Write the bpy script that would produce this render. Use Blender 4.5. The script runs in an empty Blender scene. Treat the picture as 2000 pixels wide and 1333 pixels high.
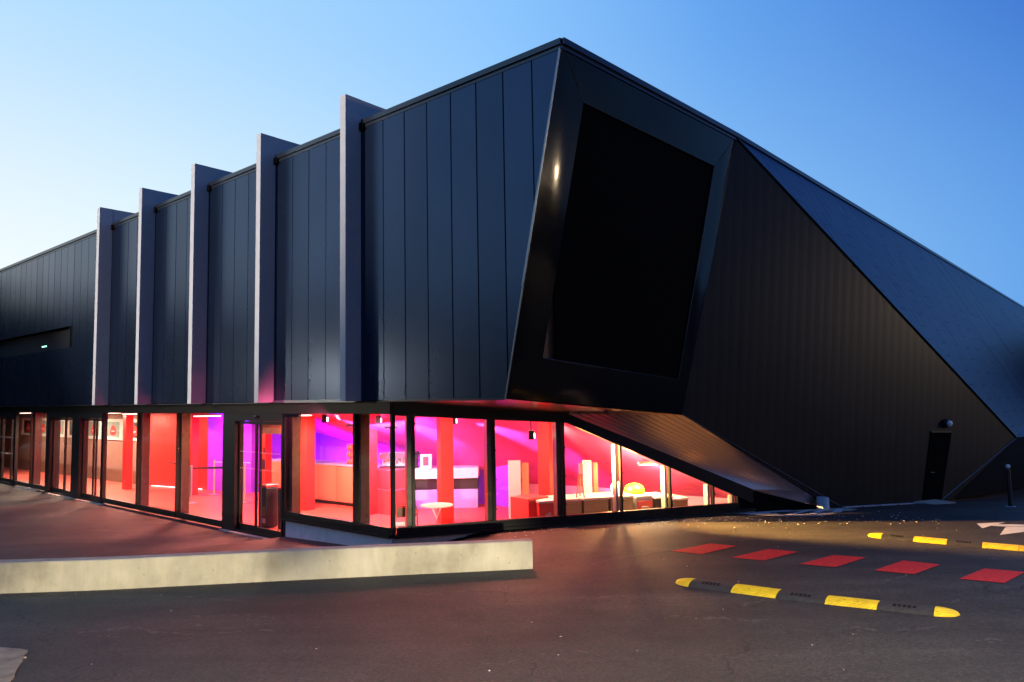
import bpy, bmesh, math, random
from mathutils import Vector, Matrix
random.seed(7)
sc = bpy.context.scene
col = sc.collection
PI = math.pi
R_ = math.radians
V3 = Vector

# ------------------------------------------------------------------ camera
H = 2.68                                       # lens height above the lobby floor (the car park is higher than the doors)
PITCH, ROLL, FPX = 0.0771245, -0.0176791, 1397.32
def cam_axes():
    fw = V3((0, math.cos(PITCH), math.sin(PITCH))); rt = V3((1, 0, 0)); up = rt.cross(fw)
    c, s = math.cos(ROLL), math.sin(ROLL)
    return c*rt + s*up, -s*rt + c*up, fw
rt, up, fw = cam_axes()
cd = bpy.data.cameras.new('camera'); cam = bpy.data.objects.new('camera', cd); col.objects.link(cam)
cam.matrix_world = Matrix(((rt.x, up.x, -fw.x, 0), (rt.y, up.y, -fw.y, 0), (rt.z, up.z, -fw.z, H), (0, 0, 0, 1)))
cd.sensor_width = 36; cd.lens = FPX/2000*36; cd.clip_start = .05; cd.clip_end = 2000
sc.camera = cam

# ------------------------------------------------------------------ view, world
sc.view_settings.view_transform = 'Standard'; sc.view_settings.look = 'None'
sc.view_settings.gamma = 1; sc.view_settings.exposure = 0; sc.view_settings.use_curve_mapping = False
sc.render.engine = 'CYCLES'
cy = sc.cycles
cy.use_denoising = True; cy.max_bounces = 10; cy.diffuse_bounces = 3; cy.glossy_bounces = 5
cy.transparent_max_bounces = 24; cy.transmission_bounces = 6; cy.sample_clamp_indirect = 6; cy.caustics_reflective = False; cy.caustics_refractive = False

GLOW = R_(-52)                                  # compass angle of the after-glow, from +Y towards -X
wd = bpy.data.worlds.new('World'); sc.world = wd; wd.use_nodes = True
nt = wd.node_tree; N = nt.nodes; L = nt.links; N.clear()
def mth(tree, op, a, b=None, c=None, clamp=False):
    n = tree.nodes.new('ShaderNodeMath'); n.operation = op; n.use_clamp = clamp
    for i, v in enumerate((a, b, c)):
        if v is None: continue
        if isinstance(v, (int, float)): n.inputs[i].default_value = v
        else: tree.links.new(v, n.inputs[i])
    return n.outputs[0]
def ramp(tree, fac, stops, interp='LINEAR'):
    n = tree.nodes.new('ShaderNodeValToRGB'); n.color_ramp.interpolation = interp
    els = n.color_ramp.elements
    while len(els) < len(stops): els.new(.5)
    for e, (p, c) in zip(els, stops): e.position = p; e.color = (*c, 1) if len(c) == 3 else c
    tree.links.new(fac, n.inputs[0]); return n.outputs[0]
def mixc(tree, fac, a, b, mode='MIX'):
    n = tree.nodes.new('ShaderNodeMix'); n.data_type = 'RGBA'; n.blend_type = mode
    if isinstance(fac, (int, float)): n.inputs[0].default_value = fac
    else: tree.links.new(fac, n.inputs[0])
    for i, v in ((6, a), (7, b)):
        if isinstance(v, tuple): n.inputs[i].default_value = (*v, 1)
        else: tree.links.new(v, n.inputs[i])
    return n.outputs[2]
tc = N.new('ShaderNodeTexCoord'); sp = N.new('ShaderNodeSeparateXYZ'); L.new(tc.outputs['Generated'], sp.inputs[0])
X, Y, Z = sp.outputs
hor = mth(nt, 'SQRT', mth(nt, 'ADD', mth(nt, 'MULTIPLY', X, X), mth(nt, 'MULTIPLY', Y, Y)))
ca = mth(nt, 'DIVIDE', mth(nt, 'ADD', mth(nt, 'MULTIPLY', X, math.sin(GLOW)), mth(nt, 'MULTIPLY', Y, math.cos(GLOW))), mth(nt, 'MAXIMUM', hor, .001))
t = mth(nt, 'MULTIPLY_ADD', ca, .5, .5)       # 0 opposite the glow, 1 towards it
hi = ramp(nt, t, [(0, (.018, .075, .33)), (.51, (.045, .18, .64)), (.68, (.13, .37, .86)), (.81, (.26, .56, 1.0)), (.975, (.42, .71, 1.0)), (1, (.45, .74, 1.0))])
lo = ramp(nt, t, [(0, (.06, .15, .40)), (.51, (.14, .38, .83)), (.67, (.28, .58, .97)), (.81, (.50, .80, 1.0)), (.96, (.88, 1.0, 1.0)), (1, (.96, 1, 1))])
el = mth(nt, 'ARCSINE', Z)
f1 = N.new('ShaderNodeMapRange'); f1.interpolation_type = 'SMOOTHSTEP'; L.new(el, f1.inputs[0])
f1.inputs[1].default_value = R_(5); f1.inputs[2].default_value = R_(31)
c1 = mixc(nt, f1.outputs[0], lo, hi)
f2 = N.new('ShaderNodeMapRange'); f2.interpolation_type = 'SMOOTHSTEP'; L.new(el, f2.inputs[0])
f2.inputs[1].default_value = R_(28); f2.inputs[2].default_value = R_(90)
c2 = mixc(nt, f2.outputs[0], c1, (.04, .13, .46))
bg = N.new('ShaderNodeBackground'); L.new(c2, bg.inputs[0]); bg.inputs[1].default_value = 1.0
wo = N.new('ShaderNodeOutputWorld'); L.new(bg.outputs[0], wo.inputs[0])

# ------------------------------------------------------------------ frames of reference of the building
C = V3((-2.013, 11.993, 0))                    # glass corner, at lobby floor level
dL = V3((-.76671, .642, 0)); dP = V3((.642, .76671, 0)); dR = V3((.95153, .30754, 0)); dI = V3((-.30754, .95153, 0))
UP = V3((0, 0, 1))
def W(s, d, z=0): return C + dL*s + dP*d + UP*z       # along the entrance front, inwards, up
def VV(s, d, z=0): return C + dR*s + dI*d + UP*z      # along the angled glazing, inwards, up
def lerp(xs, ys, x):
    if x <= xs[0]: return ys[0]
    for i in range(len(xs)-1):
        if x <= xs[i+1]: return ys[i] + (ys[i+1]-ys[i])*(x-xs[i])/(xs[i+1]-xs[i])
    return ys[-1]
def sstep(a, b, x):
    u = min(1, max(0, (x-a)/(b-a))); return u*u*(3-2*u)
def gz(x, y):                                   # height of the asphalt
    a = .87 - .058*y; left = .5*(a + math.sqrt(a*a + .0036))
    right = lerp([-100, 0, 8, 11, 14, 16.2, 18, 25, 80], [.87, .87, .41, .365, .36, .165, -.02, -.2, -.2], y)
    if y < 0: left = right = .87
    k = sstep(10.2, 11.6, y); w = sstep(.45-2.35*k, 1.6-1.8*k, x); z = left*(1-w) + right*w
    s = (V3((x, y, 0))-C).dot(dL); d = (V3((x, y, 0))-C).dot(dP)
    if s > 3.3 and d > -2.5: z = z*(1-sstep(-2.5, -.4, d)) + (-.035)*sstep(-2.5, -.4, d)
    return z

# ------------------------------------------------------------------ materials
def setin(b, k, v):
    b.inputs[k].default_value = (*v, 1) if isinstance(v, tuple) and len(v) == 3 else v
def mat(name, c, rough=.5, metal=0., spec=.5, var=0., vscale=3., bump=0., bscale=40., emit=None, estr=0., rvar=0., stretch=None, coat=0., c2=None):
    m = bpy.data.materials.new(name); m.use_nodes = True; t = m.node_tree; b = t.nodes['Principled BSDF']
    setin(b, 'Base Color', c); setin(b, 'Roughness', rough); setin(b, 'Metallic', metal); setin(b, 'Specular IOR Level', spec)
    if coat: setin(b, 'Coat Weight', coat); setin(b, 'Coat Roughness', .08)
    tcn = t.nodes.new('ShaderNodeTexCoord'); src = tcn.outputs['Object']
    if stretch:
        mp = t.nodes.new('ShaderNodeMapping'); mp.inputs['Scale'].default_value = stretch; t.links.new(src, mp.inputs[0]); src = mp.outputs[0]
    if var or rvar:
        n = t.nodes.new('ShaderNodeTexNoise'); n.inputs['Scale'].default_value = vscale; n.inputs['Detail'].default_value = 8; n.inputs['Roughness'].default_value = .62
        t.links.new(src, n.inputs[0])
        if var:
            a = tuple(max(0, x*(1-var)) for x in c); d = c2 or tuple(min(1, x*(1+var)) for x in c)
            t.links.new(ramp(t, n.outputs[0], [(.3, a), (.7, d)]), b.inputs['Base Color'])
        if rvar: t.links.new(mth(t, 'MULTIPLY_ADD', n.outputs[0], rvar*2, rough-rvar), b.inputs['Roughness'])
    if bump:
        n2 = t.nodes.new('ShaderNodeTexNoise'); n2.inputs['Scale'].default_value = bscale; n2.inputs['Detail'].default_value = 5
        t.links.new(src, n2.inputs[0]); bp = t.nodes.new('ShaderNodeBump'); bp.inputs['Strength'].default_value = bump; bp.inputs['Distance'].default_value = .01
        t.links.new(n2.outputs[0], bp.inputs['Height']); t.links.new(bp.outputs[0], b.inputs['Normal'])
    if emit: setin(b, 'Emission Color', emit); setin(b, 'Emission Strength', estr)
    return m
M = {}
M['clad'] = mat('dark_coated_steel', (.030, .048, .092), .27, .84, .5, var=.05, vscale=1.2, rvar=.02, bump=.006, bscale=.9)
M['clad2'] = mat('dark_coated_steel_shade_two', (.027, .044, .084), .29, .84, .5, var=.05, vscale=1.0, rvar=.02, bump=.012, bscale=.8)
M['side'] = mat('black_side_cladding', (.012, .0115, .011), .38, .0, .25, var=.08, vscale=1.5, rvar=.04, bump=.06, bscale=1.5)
M['roofclad'] = mat('dark_roof_cladding', (.013, .026, .078), .42, .9, .2, var=.25, vscale=1.6, rvar=.06, bump=.25, bscale=3)
M['gloss'] = mat('black_glossy_sheet', (.004, .004, .005), .11, .0, .16, bump=.35, bscale=1.1, rvar=.04, vscale=2)
M['coping'] = mat('coping_metal', (.05, .055, .07), .3, .7)
M['trim'] = mat('bare_metal_trim', (.20, .22, .25), .35, .9, var=.1, vscale=6)
M['fin'] = mat('grey_painted_fin', (.52, .48, .46), .55, 0, .4, var=.06, vscale=5, bump=.08, bscale=60)
M['frame'] = mat('black_aluminium', (.009, .009, .010), .45, .0, .25)
M['fascia'] = mat('fascia_metal', (.006, .0055, .005), .42, .4, var=.15, vscale=3)
M['post'] = mat('grey_steel_post', (.07, .062, .055), .3, .6, var=.25, vscale=9, rvar=.08)
M['alu'] = mat('bare_aluminium', (.55, .55, .55), .3, .8)
M['steelpost'] = mat('brushed_post', (.6, .6, .6), .3, .85)
M['soffit'] = mat('soffit_board', (.72, .50, .45), .20, .9)
M['black'] = mat('matt_black', (.004, .004, .004), .95, 0, .05)
M['blackpl'] = mat('black_plastic', (.012, .012, .013), .45)
M['brown'] = mat('brown_board', (.16, .085, .05), .5, 0, .4, var=.3, vscale=8)
M['concrete'] = None
M['plinth'] = mat('grey_plinth', (.52, .54, .57), .8, 0, .3, var=.12, vscale=5, bump=.2, bscale=50)
M['plinth_lit'] = mat('lamp_warmed_plinth', (.42, .40, .33), .85, 0, .3, var=.2, vscale=6, bump=.3, bscale=40)  # plinth concrete with the lamp's warm light put into the colour
M['slabstone'] = mat('pale_threshold_stone', (.45, .42, .35), .8, 0, .3, var=.2, vscale=8, bump=.2, bscale=60)
M['redpaint'] = mat('red_wall_paint', (.62, .03, .025), .45, 0, .5, var=.06, vscale=2)
M['redcol'] = mat('red_column_paint', (.75, .035, .03), .4, 0, .5, var=.05, vscale=2)
M['redfloor'] = mat('red_resin_floor', (.50, .10, .075), .42, 0, .4, var=.12, vscale=3, rvar=.08)
M['slope'] = mat('crimson_plaster', (.66, .065, .27), .5, 0, .5, var=.25, vscale=1.6, bump=.1, bscale=3)
M['purple'] = mat('violet_wall', (.26, .05, .80), .6, 0, .4, var=.05, vscale=3)
M['tan'] = mat('reflected_tan_wall', (.27, .16, .13), .6, 0, .4, var=.1, vscale=2)  # colour taken from a reflection in the glass
M['white'] = mat('white_paint', (.78, .77, .75), .45, var=.05, vscale=6)
M['pinkwall'] = mat('pale_wall', (.72, .42, .58), .5, var=.06, vscale=3)
M['salmon'] = mat('salmon_counter', (.70, .20, .12), .45, var=.08, vscale=2)
M['redlam'] = mat('red_laminate', (.68, .07, .07), .35, var=.05, vscale=3)
M['bluegrey'] = mat('blue_grey_laminate', (.30, .34, .62), .4, var=.1, vscale=3)
M['chrome'] = mat('chrome', (.8, .8, .82), .15, .9)
M['freezer'] = mat('freezer_panel', (.30, .27, .17), .45, .1, var=.15, vscale=4, stretch=(1, 1, 14))
M['yellowpl'] = mat('yellow_plastic', (.85, .55, .03), .35)
M['bumpy'] = mat('yellow_rubber', (.82, .58, .015), .55, 0, .4, var=.24, vscale=9, bump=.35, bscale=120)
def tread(m):
    t = m.node_tree; b = t.nodes['Principled BSDF']; tc_ = t.nodes.new('ShaderNodeTexCoord')
    w = t.nodes.new('ShaderNodeTexWave'); w.wave_type = 'RINGS'; w.inputs['Scale'].default_value = 9; w.inputs['Distortion'].default_value = 3.5; w.inputs['Detail'].default_value = 1
    t.links.new(tc_.outputs['Object'], w.inputs[0]); bp = t.nodes.new('ShaderNodeBump'); bp.inputs['Strength'].default_value = .7; bp.inputs['Distance'].default_value = .006
    t.links.new(w.outputs[1], bp.inputs['Height']); t.links.new(bp.outputs[0], b.inputs['Normal'])
tread(M['bumpy'])
M['bumpk'] = mat('black_rubber', (.035, .035, .035), .7, 0, .4, var=.3, vscale=20, bump=.5, bscale=150)
M['redmark'] = mat('red_road_paint', (.60, .030, .030), .75, 0, .3, var=.28, vscale=22, bump=.3, bscale=150)
M['whitemark'] = mat('white_road_paint', (.72, .71, .68), .75, 0, .3, var=.16, vscale=12, bump=.3, bscale=150)
M['scrape'] = mat('scraped_asphalt', (.11, .105, .10), .8, var=.4, vscale=12)
M['chip'] = mat('pale_grit', (.5, .48, .44), .8)
M['foliage'] = mat('dark_foliage', (.03, .045, .02), .8, var=.4, vscale=3)
M['bark'] = mat('bark', (.06, .045, .035), .9, var=.3)
M['paper'] = mat('paper', (.6, .58, .55), .7)
M['redprint'] = mat('red_print', (.5, .03, .03), .6)
M['greenprint'] = mat('grey_green_print', (.18, .24, .22), .6)
M['led'] = mat('lit_diffuser', (1, .8, .7), .4, emit=(1, .75, .6), estr=7)
M['ledp'] = mat('lit_magenta_lens', (1, .6, 1), .4, emit=(1, .55, 1), estr=14)
M['ledo'] = mat('lit_orange_lens', (1, .8, .5), .4, emit=(1, .72, .35), estr=14)
M['ledw'] = mat('lit_white_strip', (1, 1, 1), .4, emit=(1, .9, 1), estr=3.0)
M['lamphead'] = mat('lit_street_lamp_glass', (1, .9, .7), .4, emit=(1, .8, .5), estr=60)
M['glint'] = mat('green_glint_glow', (.5, 1, .8), .4, emit=(.35, 1, .7), estr=2.5)  # glow standing in for a reflection in the strip window
# glass: clear sheet with a fresnel reflection
g = bpy.data.materials.new('window_glass'); g.use_nodes = True; t_ = g.node_tree; t_.nodes.clear()
fr = t_.nodes.new('ShaderNodeFresnel'); fr.inputs[0].default_value = 1.52
tr = t_.nodes.new('ShaderNodeBsdfTransparent'); tr.inputs[0].default_value = (.955, .965, .96, 1)
gl = t_.nodes.new('ShaderNodeBsdfGlossy'); gl.inputs['Roughness'].default_value = .012
mx = t_.nodes.new('ShaderNodeMixShader'); o_ = t_.nodes.new('ShaderNodeOutputMaterial')
ge = t_.nodes.new('ShaderNodeNewGeometry'); t_.links.new(mth(t_, 'MULTIPLY_ADD', ge.outputs['Backfacing'], 1/1.52-1.52, 1.52), fr.inputs[0])
t_.links.new(fr.outputs[0], mx.inputs[0]); t_.links.new(tr.outputs[0], mx.inputs[1]); t_.links.new(gl.outputs[0], mx.inputs[2]); t_.links.new(mx.outputs[0], o_.inputs[0])
M['glass'] = g

def asphalt_mat():
    m = bpy.data.materials.new('asphalt'); m.use_nodes = True; t = m.node_tree; b = t.nodes['Principled BSDF']
    tcn = t.nodes.new('ShaderNodeTexCoord'); src = tcn.outputs['Object']
    def noise(scale, det=6, rough=.6, vec=src):
        n = t.nodes.new('ShaderNodeTexNoise'); n.inputs['Scale'].default_value = scale; n.inputs['Detail'].default_value = det; n.inputs['Roughness'].default_value = rough
        t.links.new(vec, n.inputs[0]); return n.outputs[0]
    fine = noise(70, 4, .7); med = noise(9, 5); big = noise(.55, 6)
    mp = t.nodes.new('ShaderNodeMapping'); mp.inputs['Rotation'].default_value = (0, 0, R_(-14)); mp.inputs['Scale'].default_value = (.16, 1.5, 1); t.links.new(src, mp.inputs[0])
    streak = noise(1.1, 6, .6, mp.outputs[0])
    base = ramp(t, fine, [(.30, (.014, .0135, .013)), (.52, (.034, .033, .032)), (.72, (.068, .066, .064)), (.80, (.22, .215, .20))])
    wear = ramp(t, big, [(.35, (.72, .70, .70)), (.65, (1.32, 1.28, 1.25))])
    st = ramp(t, streak, [(.36, (.74, .74, .75)), (.55, (1.0, 1.0, 1.0)), (.70, (1.5, 1.46, 1.42))])
    grain = ramp(t, noise(26, 3, .8), [(.36, (.60, .59, .59)), (.5, (1, 1, 1)), (.66, (1.5, 1.45, 1.42))])
    base = mixc(t, 1., base, grain, 'MULTIPLY')
    c = mixc(t, 1., base, wear, 'MULTIPLY'); c = mixc(t, 1., c, st, 'MULTIPLY')
    vo = t.nodes.new('ShaderNodeTexVoronoi'); vo.inputs['Scale'].default_value = 2.1; t.links.new(src, vo.inputs[0])
    spk = mth(t, 'LESS_THAN', vo.outputs['Distance'], .010)
    c = mixc(t, mth(t, 'MULTIPLY', spk, .7), c, (.35, .34, .31))
    wp = t.nodes.new('ShaderNodeVectorMath'); wp.operation = 'ADD'; nz = t.nodes.new('ShaderNodeTexNoise'); nz.inputs['Scale'].default_value = 1.3; nz.inputs['Detail'].default_value = 5
    t.links.new(src, nz.inputs[0]); t.links.new(src, wp.inputs[0]); t.links.new(nz.outputs[1], wp.inputs[1])
    vc = t.nodes.new('ShaderNodeTexVoronoi'); vc.feature = 'DISTANCE_TO_EDGE'; vc.inputs['Scale'].default_value = .33; t.links.new(wp.outputs[0], vc.inputs[0])
    crack = mth(t, 'MULTIPLY', mth(t, 'LESS_THAN', vc.outputs['Distance'], .0035), mth(t, 'GREATER_THAN', big, .50))
    c = mixc(t, mth(t, 'MULTIPLY', crack, .75), c, (.008, .008, .008))
    mp2 = t.nodes.new('ShaderNodeMapping'); mp2.inputs['Rotation'].default_value = (0, 0, R_(24)); mp2.inputs['Scale'].default_value = (.35, 7, 1); t.links.new(wp.outputs[0], mp2.inputs[0])
    scf = mth(t, 'MULTIPLY', mth(t, 'GREATER_THAN', noise(1.0, 3, .5, mp2.outputs[0]), .66), mth(t, 'GREATER_THAN', med, .50))
    c = mixc(t, mth(t, 'MULTIPLY', scf, .32), c, (.17, .155, .145))
    t.links.new(c, b.inputs['Base Color'])
    t.links.new(mth(t, 'MULTIPLY_ADD', big, -.22, .80), b.inputs['Roughness']); setin(b, 'Specular IOR Level', .45)
    vg = t.nodes.new('ShaderNodeTexVoronoi'); vg.inputs['Scale'].default_value = 95; t.links.new(src, vg.inputs[0])
    hgt = mth(t, 'ADD', mth(t, 'MULTIPLY', vg.outputs['Distance'], .9), mth(t, 'MULTIPLY', med, .6))
    bp = t.nodes.new('ShaderNodeBump'); bp.inputs['Strength'].default_value = .6; bp.inputs['Distance'].default_value = .012
    t.links.new(hgt, bp.inputs['Height']); t.links.new(bp.outputs[0], b.inputs['Normal'])
    return m
M['asphalt'] = asphalt_mat()
def concrete_mat():
    m = bpy.data.materials.new('cast_concrete'); m.use_nodes = True; t = m.node_tree; b = t.nodes['Principled BSDF']
    tcn = t.nodes.new('ShaderNodeTexCoord'); src = tcn.outputs['Object']
    def noise(scale, det=7, rough=.6, vec=src):
        n = t.nodes.new('ShaderNodeTexNoise'); n.inputs['Scale'].default_value = scale; n.inputs['Detail'].default_value = det; n.inputs['Roughness'].default_value = rough
        t.links.new(vec, n.inputs[0]); return n.outputs[0]
    c = ramp(t, noise(1.7), [(.32, (.33, .31, .25)), (.5, (.45, .43, .35)), (.68, (.52, .50, .42))])
    mp = t.nodes.new('ShaderNodeMapping'); mp.inputs['Scale'].default_value = (3.5, 3.5, .9); t.links.new(src, mp.inputs[0])
    c = mixc(t, .5, c, ramp(t, noise(1.4, 5, .6, mp.outputs[0]), [(.40, (.72, .71, .68)), (.62, (1.08, 1.06, 1.02))]), 'MULTIPLY')
    vo = t.nodes.new('ShaderNodeTexVoronoi'); vo.inputs['Scale'].default_value = 7; t.links.new(src, vo.inputs[0])
    c = mixc(t, mth(t, 'MULTIPLY', mth(t, 'LESS_THAN', vo.outputs['Distance'], .07), .6), c, (.16, .15, .12))
    t.links.new(c, b.inputs['Base Color']); setin(b, 'Roughness', .85); setin(b, 'Specular IOR Level', .3)
    bp = t.nodes.new('ShaderNodeBump'); bp.inputs['Strength'].default_value = .35; bp.inputs['Distance'].default_value = .01
    t.links.new(noise(40, 5), bp.inputs['Height']); t.links.new(bp.outputs[0], b.inputs['Normal'])
    return m
M['concrete'] = concrete_mat()

# ------------------------------------------------------------------ mesh helpers
class MB:
    def __init__(s): s.v = []; s.f = []; s.m = []
    def poly(s, pts, mi=0):
        b = len(s.v); s.v += [tuple(p) for p in pts]; s.f.append(tuple(range(b, b+len(pts)))); s.m.append(mi)
    def prism(s, pts, off, mi=0):                # polygon pts extruded by vector off
        n = len(pts); b = len(s.v); s.v += [tuple(p) for p in pts] + [tuple(V3(p)+off) for p in pts]
        s.f.append(tuple(range(b, b+n))); s.f.append(tuple(range(b+2*n-1, b+n-1, -1))); s.m += [mi, mi]
        for i in range(n):
            j = (i+1) % n; s.f.append((b+i, b+n+i, b+n+j, b+j)); s.m.append(mi)
    def box(s, o, a, b, c, mi=0):                # corner o and three edge vectors
        s.prism([o, o+a, o+a+b, o+b], c, mi)
    def cbox(s, cx, sx, sy, sz, rz=0, mi=0):
        ax = V3((math.cos(rz), math.sin(rz), 0)); ay = V3((-math.sin(rz), math.cos(rz), 0)); cx = V3(cx)
        s.box(cx-ax*sx/2-ay*sy/2, ax*sx, ay*sy, UP*sz, mi)
    def tube(s, pts, r, n=10, mi=0, cap=True):
        pts = [V3(p) for p in pts]; rings = []
        rr = r if isinstance(r, (list, tuple)) else [r]*len(pts)
        for i, p in enumerate(pts):
            d = (pts[min(i+1, len(pts)-1)]-pts[max(i-1, 0)]).normalized()
            a = d.cross(UP if abs(d.z) < .9 else V3((1, 0, 0))).normalized(); c = d.cross(a)
            b = len(s.v); rings.append(b)
            for k in range(n):
                th = 2*PI*k/n; s.v.append(tuple(p+(a*math.cos(th)+c*math.sin(th))*rr[i]))
        for q in range(len(rings)-1):
            for k in range(n):
                k2 = (k+1) % n; s.f.append((rings[q]+k, rings[q]+k2, rings[q+1]+k2, rings[q+1]+k)); s.m.append(mi)
        if cap:
            s.f.append(tuple(rings[0]+k for k in range(n))[::-1]); s.f.append(tuple(rings[-1]+k for k in range(n))); s.m += [mi, mi]
    def lathe(s, o, prof, n=16, mi=0):
        o = V3(o); rings = []
        for r, z in prof:
            b = len(s.v); rings.append(b)
            for k in range(n): s.v.append(tuple(o+V3((r*math.cos(2*PI*k/n), r*math.sin(2*PI*k/n), z))))
        for q in range(len(rings)-1):
            for k in range(n):
                k2 = (k+1) % n; s.f.append((rings[q]+k, rings[q]+k2, rings[q+1]+k2, rings[q+1]+k)); s.m.append(mi)
        s.f.append(tuple(rings[0]+k for k in range(n))[::-1]); s.f.append(tuple(rings[-1]+k for k in range(n))); s.m += [mi, mi]
    def ball(s, o, r, n=12, sz=1., mi=0):
        s.lathe(o, [(max(.0005, r*math.sin(PI*i/8)), -r*sz*math.cos(PI*i/8)) for i in range(9)], n, mi)
    def build(s, name, mats, parent=None, smooth=False, bevel=0, label=None, fixn=True):
        me = bpy.data.meshes.new(name)
        org = parent.matrix_world.translation if parent else V3((0, 0, 0))
        base = getattr(s, 'origin', None)
        org2 = V3(base) if base is not None else org
        me.from_pydata([tuple(V3(v)-org2) for v in s.v], [], s.f)
        for mm in (mats if isinstance(mats, (list, tuple)) else [mats]): me.materials.append(mm)
        for p, i in zip(me.polygons, s.m): p.material_index = i
        if fixn:
            bm = bmesh.new(); bm.from_mesh(me); bmesh.ops.recalc_face_normals(bm, faces=bm.faces); bm.to_mesh(me); bm.free()
        if smooth:
            me.polygons.foreach_set('use_smooth', [True]*len(me.polygons)); me.set_sharp_from_angle(angle=R_(38))
        ob = bpy.data.objects.new(name, me); col.objects.link(ob)
        if parent: ob.parent = parent; ob.location = org2-org
        else: ob.location = org2
        ob.matrix_world = Matrix.Translation(org2)
        if bevel:
            md = ob.modifiers.new('bevel', 'BEVEL'); md.width = bevel; md.segments = 2; md.limit_method = 'ANGLE'; md.angle_limit = R_(40)
        if label: ob['label'] = label
        return ob
def tag(o, label=None, cat=None, group=None, kind=None):
    if label: o['label'] = label
    if cat: o['category'] = cat
    if group: o['group'] = group
    if kind: o['kind'] = kind
    return o
def thing(name, label, cat, loc, group=None):
    e = bpy.data.objects.new(name, None); e.empty_display_size = .2; e.location = loc; col.objects.link(e); e.matrix_world = Matrix.Translation(V3(loc))
    return tag(e, label, cat, group)
def copy_tree(o, loc, label=None):
    r = o.copy(); col.objects.link(r); r.location = loc
    if label: r['label'] = label
    for ch in list(o.children):
        c = ch.copy(); col.objects.link(c); c.parent = r
        for g2 in list(ch.children):
            d = g2.copy(); col.objects.link(d); d.parent = c
    return r
def clip(poly, p, n):                            # keep the side of the plane (p, n) that n points to
    out = []
    for i in range(len(poly)):
        a, b = poly[i], poly[(i+1) % len(poly)]; da, db = (a-p).dot(n), (b-p).dot(n)
        if da >= 0: out.append(a)
        if (da >= 0) != (db >= 0): out.append(a+(b-a)*(da/(da-db)))
    return out

# ------------------------------------------------------------------ ground
mb = MB()
def axis(a, b, fine0, fine1, f, c):
    xs = []; x = a
    while x < b: xs.append(x); x += f if fine0 <= x < fine1 else c
    xs.append(b); return xs
xs = [-500, -250, -120, -60] + axis(-40, 40, -12, 16, .3, 1.5) + [60, 120, 250, 500]
ys = [-500, -250, -120, -60] + axis(-30, 45, -1, 26, .3, 1.5) + [60, 120, 250, 500]
vid = {}
for j, y in enumerate(ys):
    for i, x in enumerate(xs): mb.v.append((x, y, gz(x, y)))
nx = len(xs)
def inside_building(x, y):
    q = V3((x, y, 0))-C; s, d = q.dot(dL), q.dot(dP); r, i = q.dot(dR), q.dot(dI)
    return (i > .5 and d > .5 and s < 23 and y < 40 and x < 7-(y-14)*.2 and (s > -3 or r < 6.2)) and y < 24
for j in range(len(ys)-1):
    for i in range(nx-1):
        xc, yc = (xs[i]+xs[i+1])/2, (ys[j]+ys[j+1])/2
        if inside_building(xc, yc): continue
        a = j*nx+i; mb.f.append((a, a+1, a+nx+1, a+nx)); mb.m.append(0)
tag(mb.build('ground', M['asphalt'], smooth=True), kind='structure')

# ------------------------------------------------------------------ THE BUILDING
B = thing('cinema_building', 'dark metal clad cinema with grey fins and a red lit glazed ground floor', 'building', C)
ZB, ZT = 2.66, 7.39                              # cladding from sill to coping
CL = -.3                                          # cladding plane in front of the glass plane
T = V3((.739, 9.297, 7.393)); A = V3((-.092, 9.994, 2.664)); K = V3((4.364, 13.39, 7.555)); Bp = V3((3.12, 13.30, 2.29))
G = V3((6.705, 15.0, .30)); Nn = V3((9.543, 16.225, .167)); Mm = V3((11.937, 17.137, 1.493))
# --- entrance front cladding panels, joint every 0.53 m, lean cut towards T-A
def wall_poly(s0, s1, z0, z1, d): return [W(s0, d, z0), W(s1, d, z0), W(s1, d, z1), W(s0, d, z1)]
nA = dP.cross((T-A)).normalized()
if nA.dot(W(5, CL, 5)-A) < 0: nA = -nA
win = (13.88, 26.5, 4.32, 4.94)                  # recessed strip window
s = -.14-.53*8
k = 0
while s < 32:
    s1 = min(s+.53, 32.2)
    pieces = [(ZB, ZT-.05)]
    if s1 > win[0]+.1 and s < win[1]-.1: pieces = [(ZB, win[2]), (win[3], ZT-.05)]
    for z0, z1 in pieces:
        jt = random.uniform(-.0016, .0016); jt2 = random.uniform(-.0016, .0016)
        pts = [W(s+.006, CL+.012+jt, z0), W(s+.012, CL+jt, z0), W(s1-.012, CL+jt2, z0), W(s1-.006, CL+.012+jt2, z0),
               W(s1-.006, CL+.012+jt2, z1), W(s1-.012, CL+jt2, z1), W(s+.012, CL+jt, z1), W(s+.006, CL+.012+jt, z1)]
        strips = [[pts[0], pts[1], pts[6], pts[7]], [pts[1], pts[2], pts[5], pts[6]], [pts[2], pts[3], pts[4], pts[5]]]
        mb = MB(); n = 0
        for st in strips:
            st = clip(st, A+(nA*.02), nA)
            if len(st) > 2: mb.poly(st); n += 1
        if n: mb.build('cladding_panel', M['clad'] if k % 3 else M['clad2'], B, fixn=False)
    s = s1; k += 1
# backing wall behind the panel joints
mb = MB()
for (s0, s1, z0, z1) in [(-3.9, win[0], ZB, ZT-.02), (win[0], 32.2, ZB, win[2]), (win[0], 32.2, win[3], ZT-.02), (win[1], 32.2, win[2], win[3])]:
    p = clip(wall_poly(s0, s1, z0, z1, CL+.02), A+nA*.03, nA)
    if len(p) > 2: mb.prism(p, dP*.2)
mb.build('cladding_backing', M['black'], B)
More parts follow.
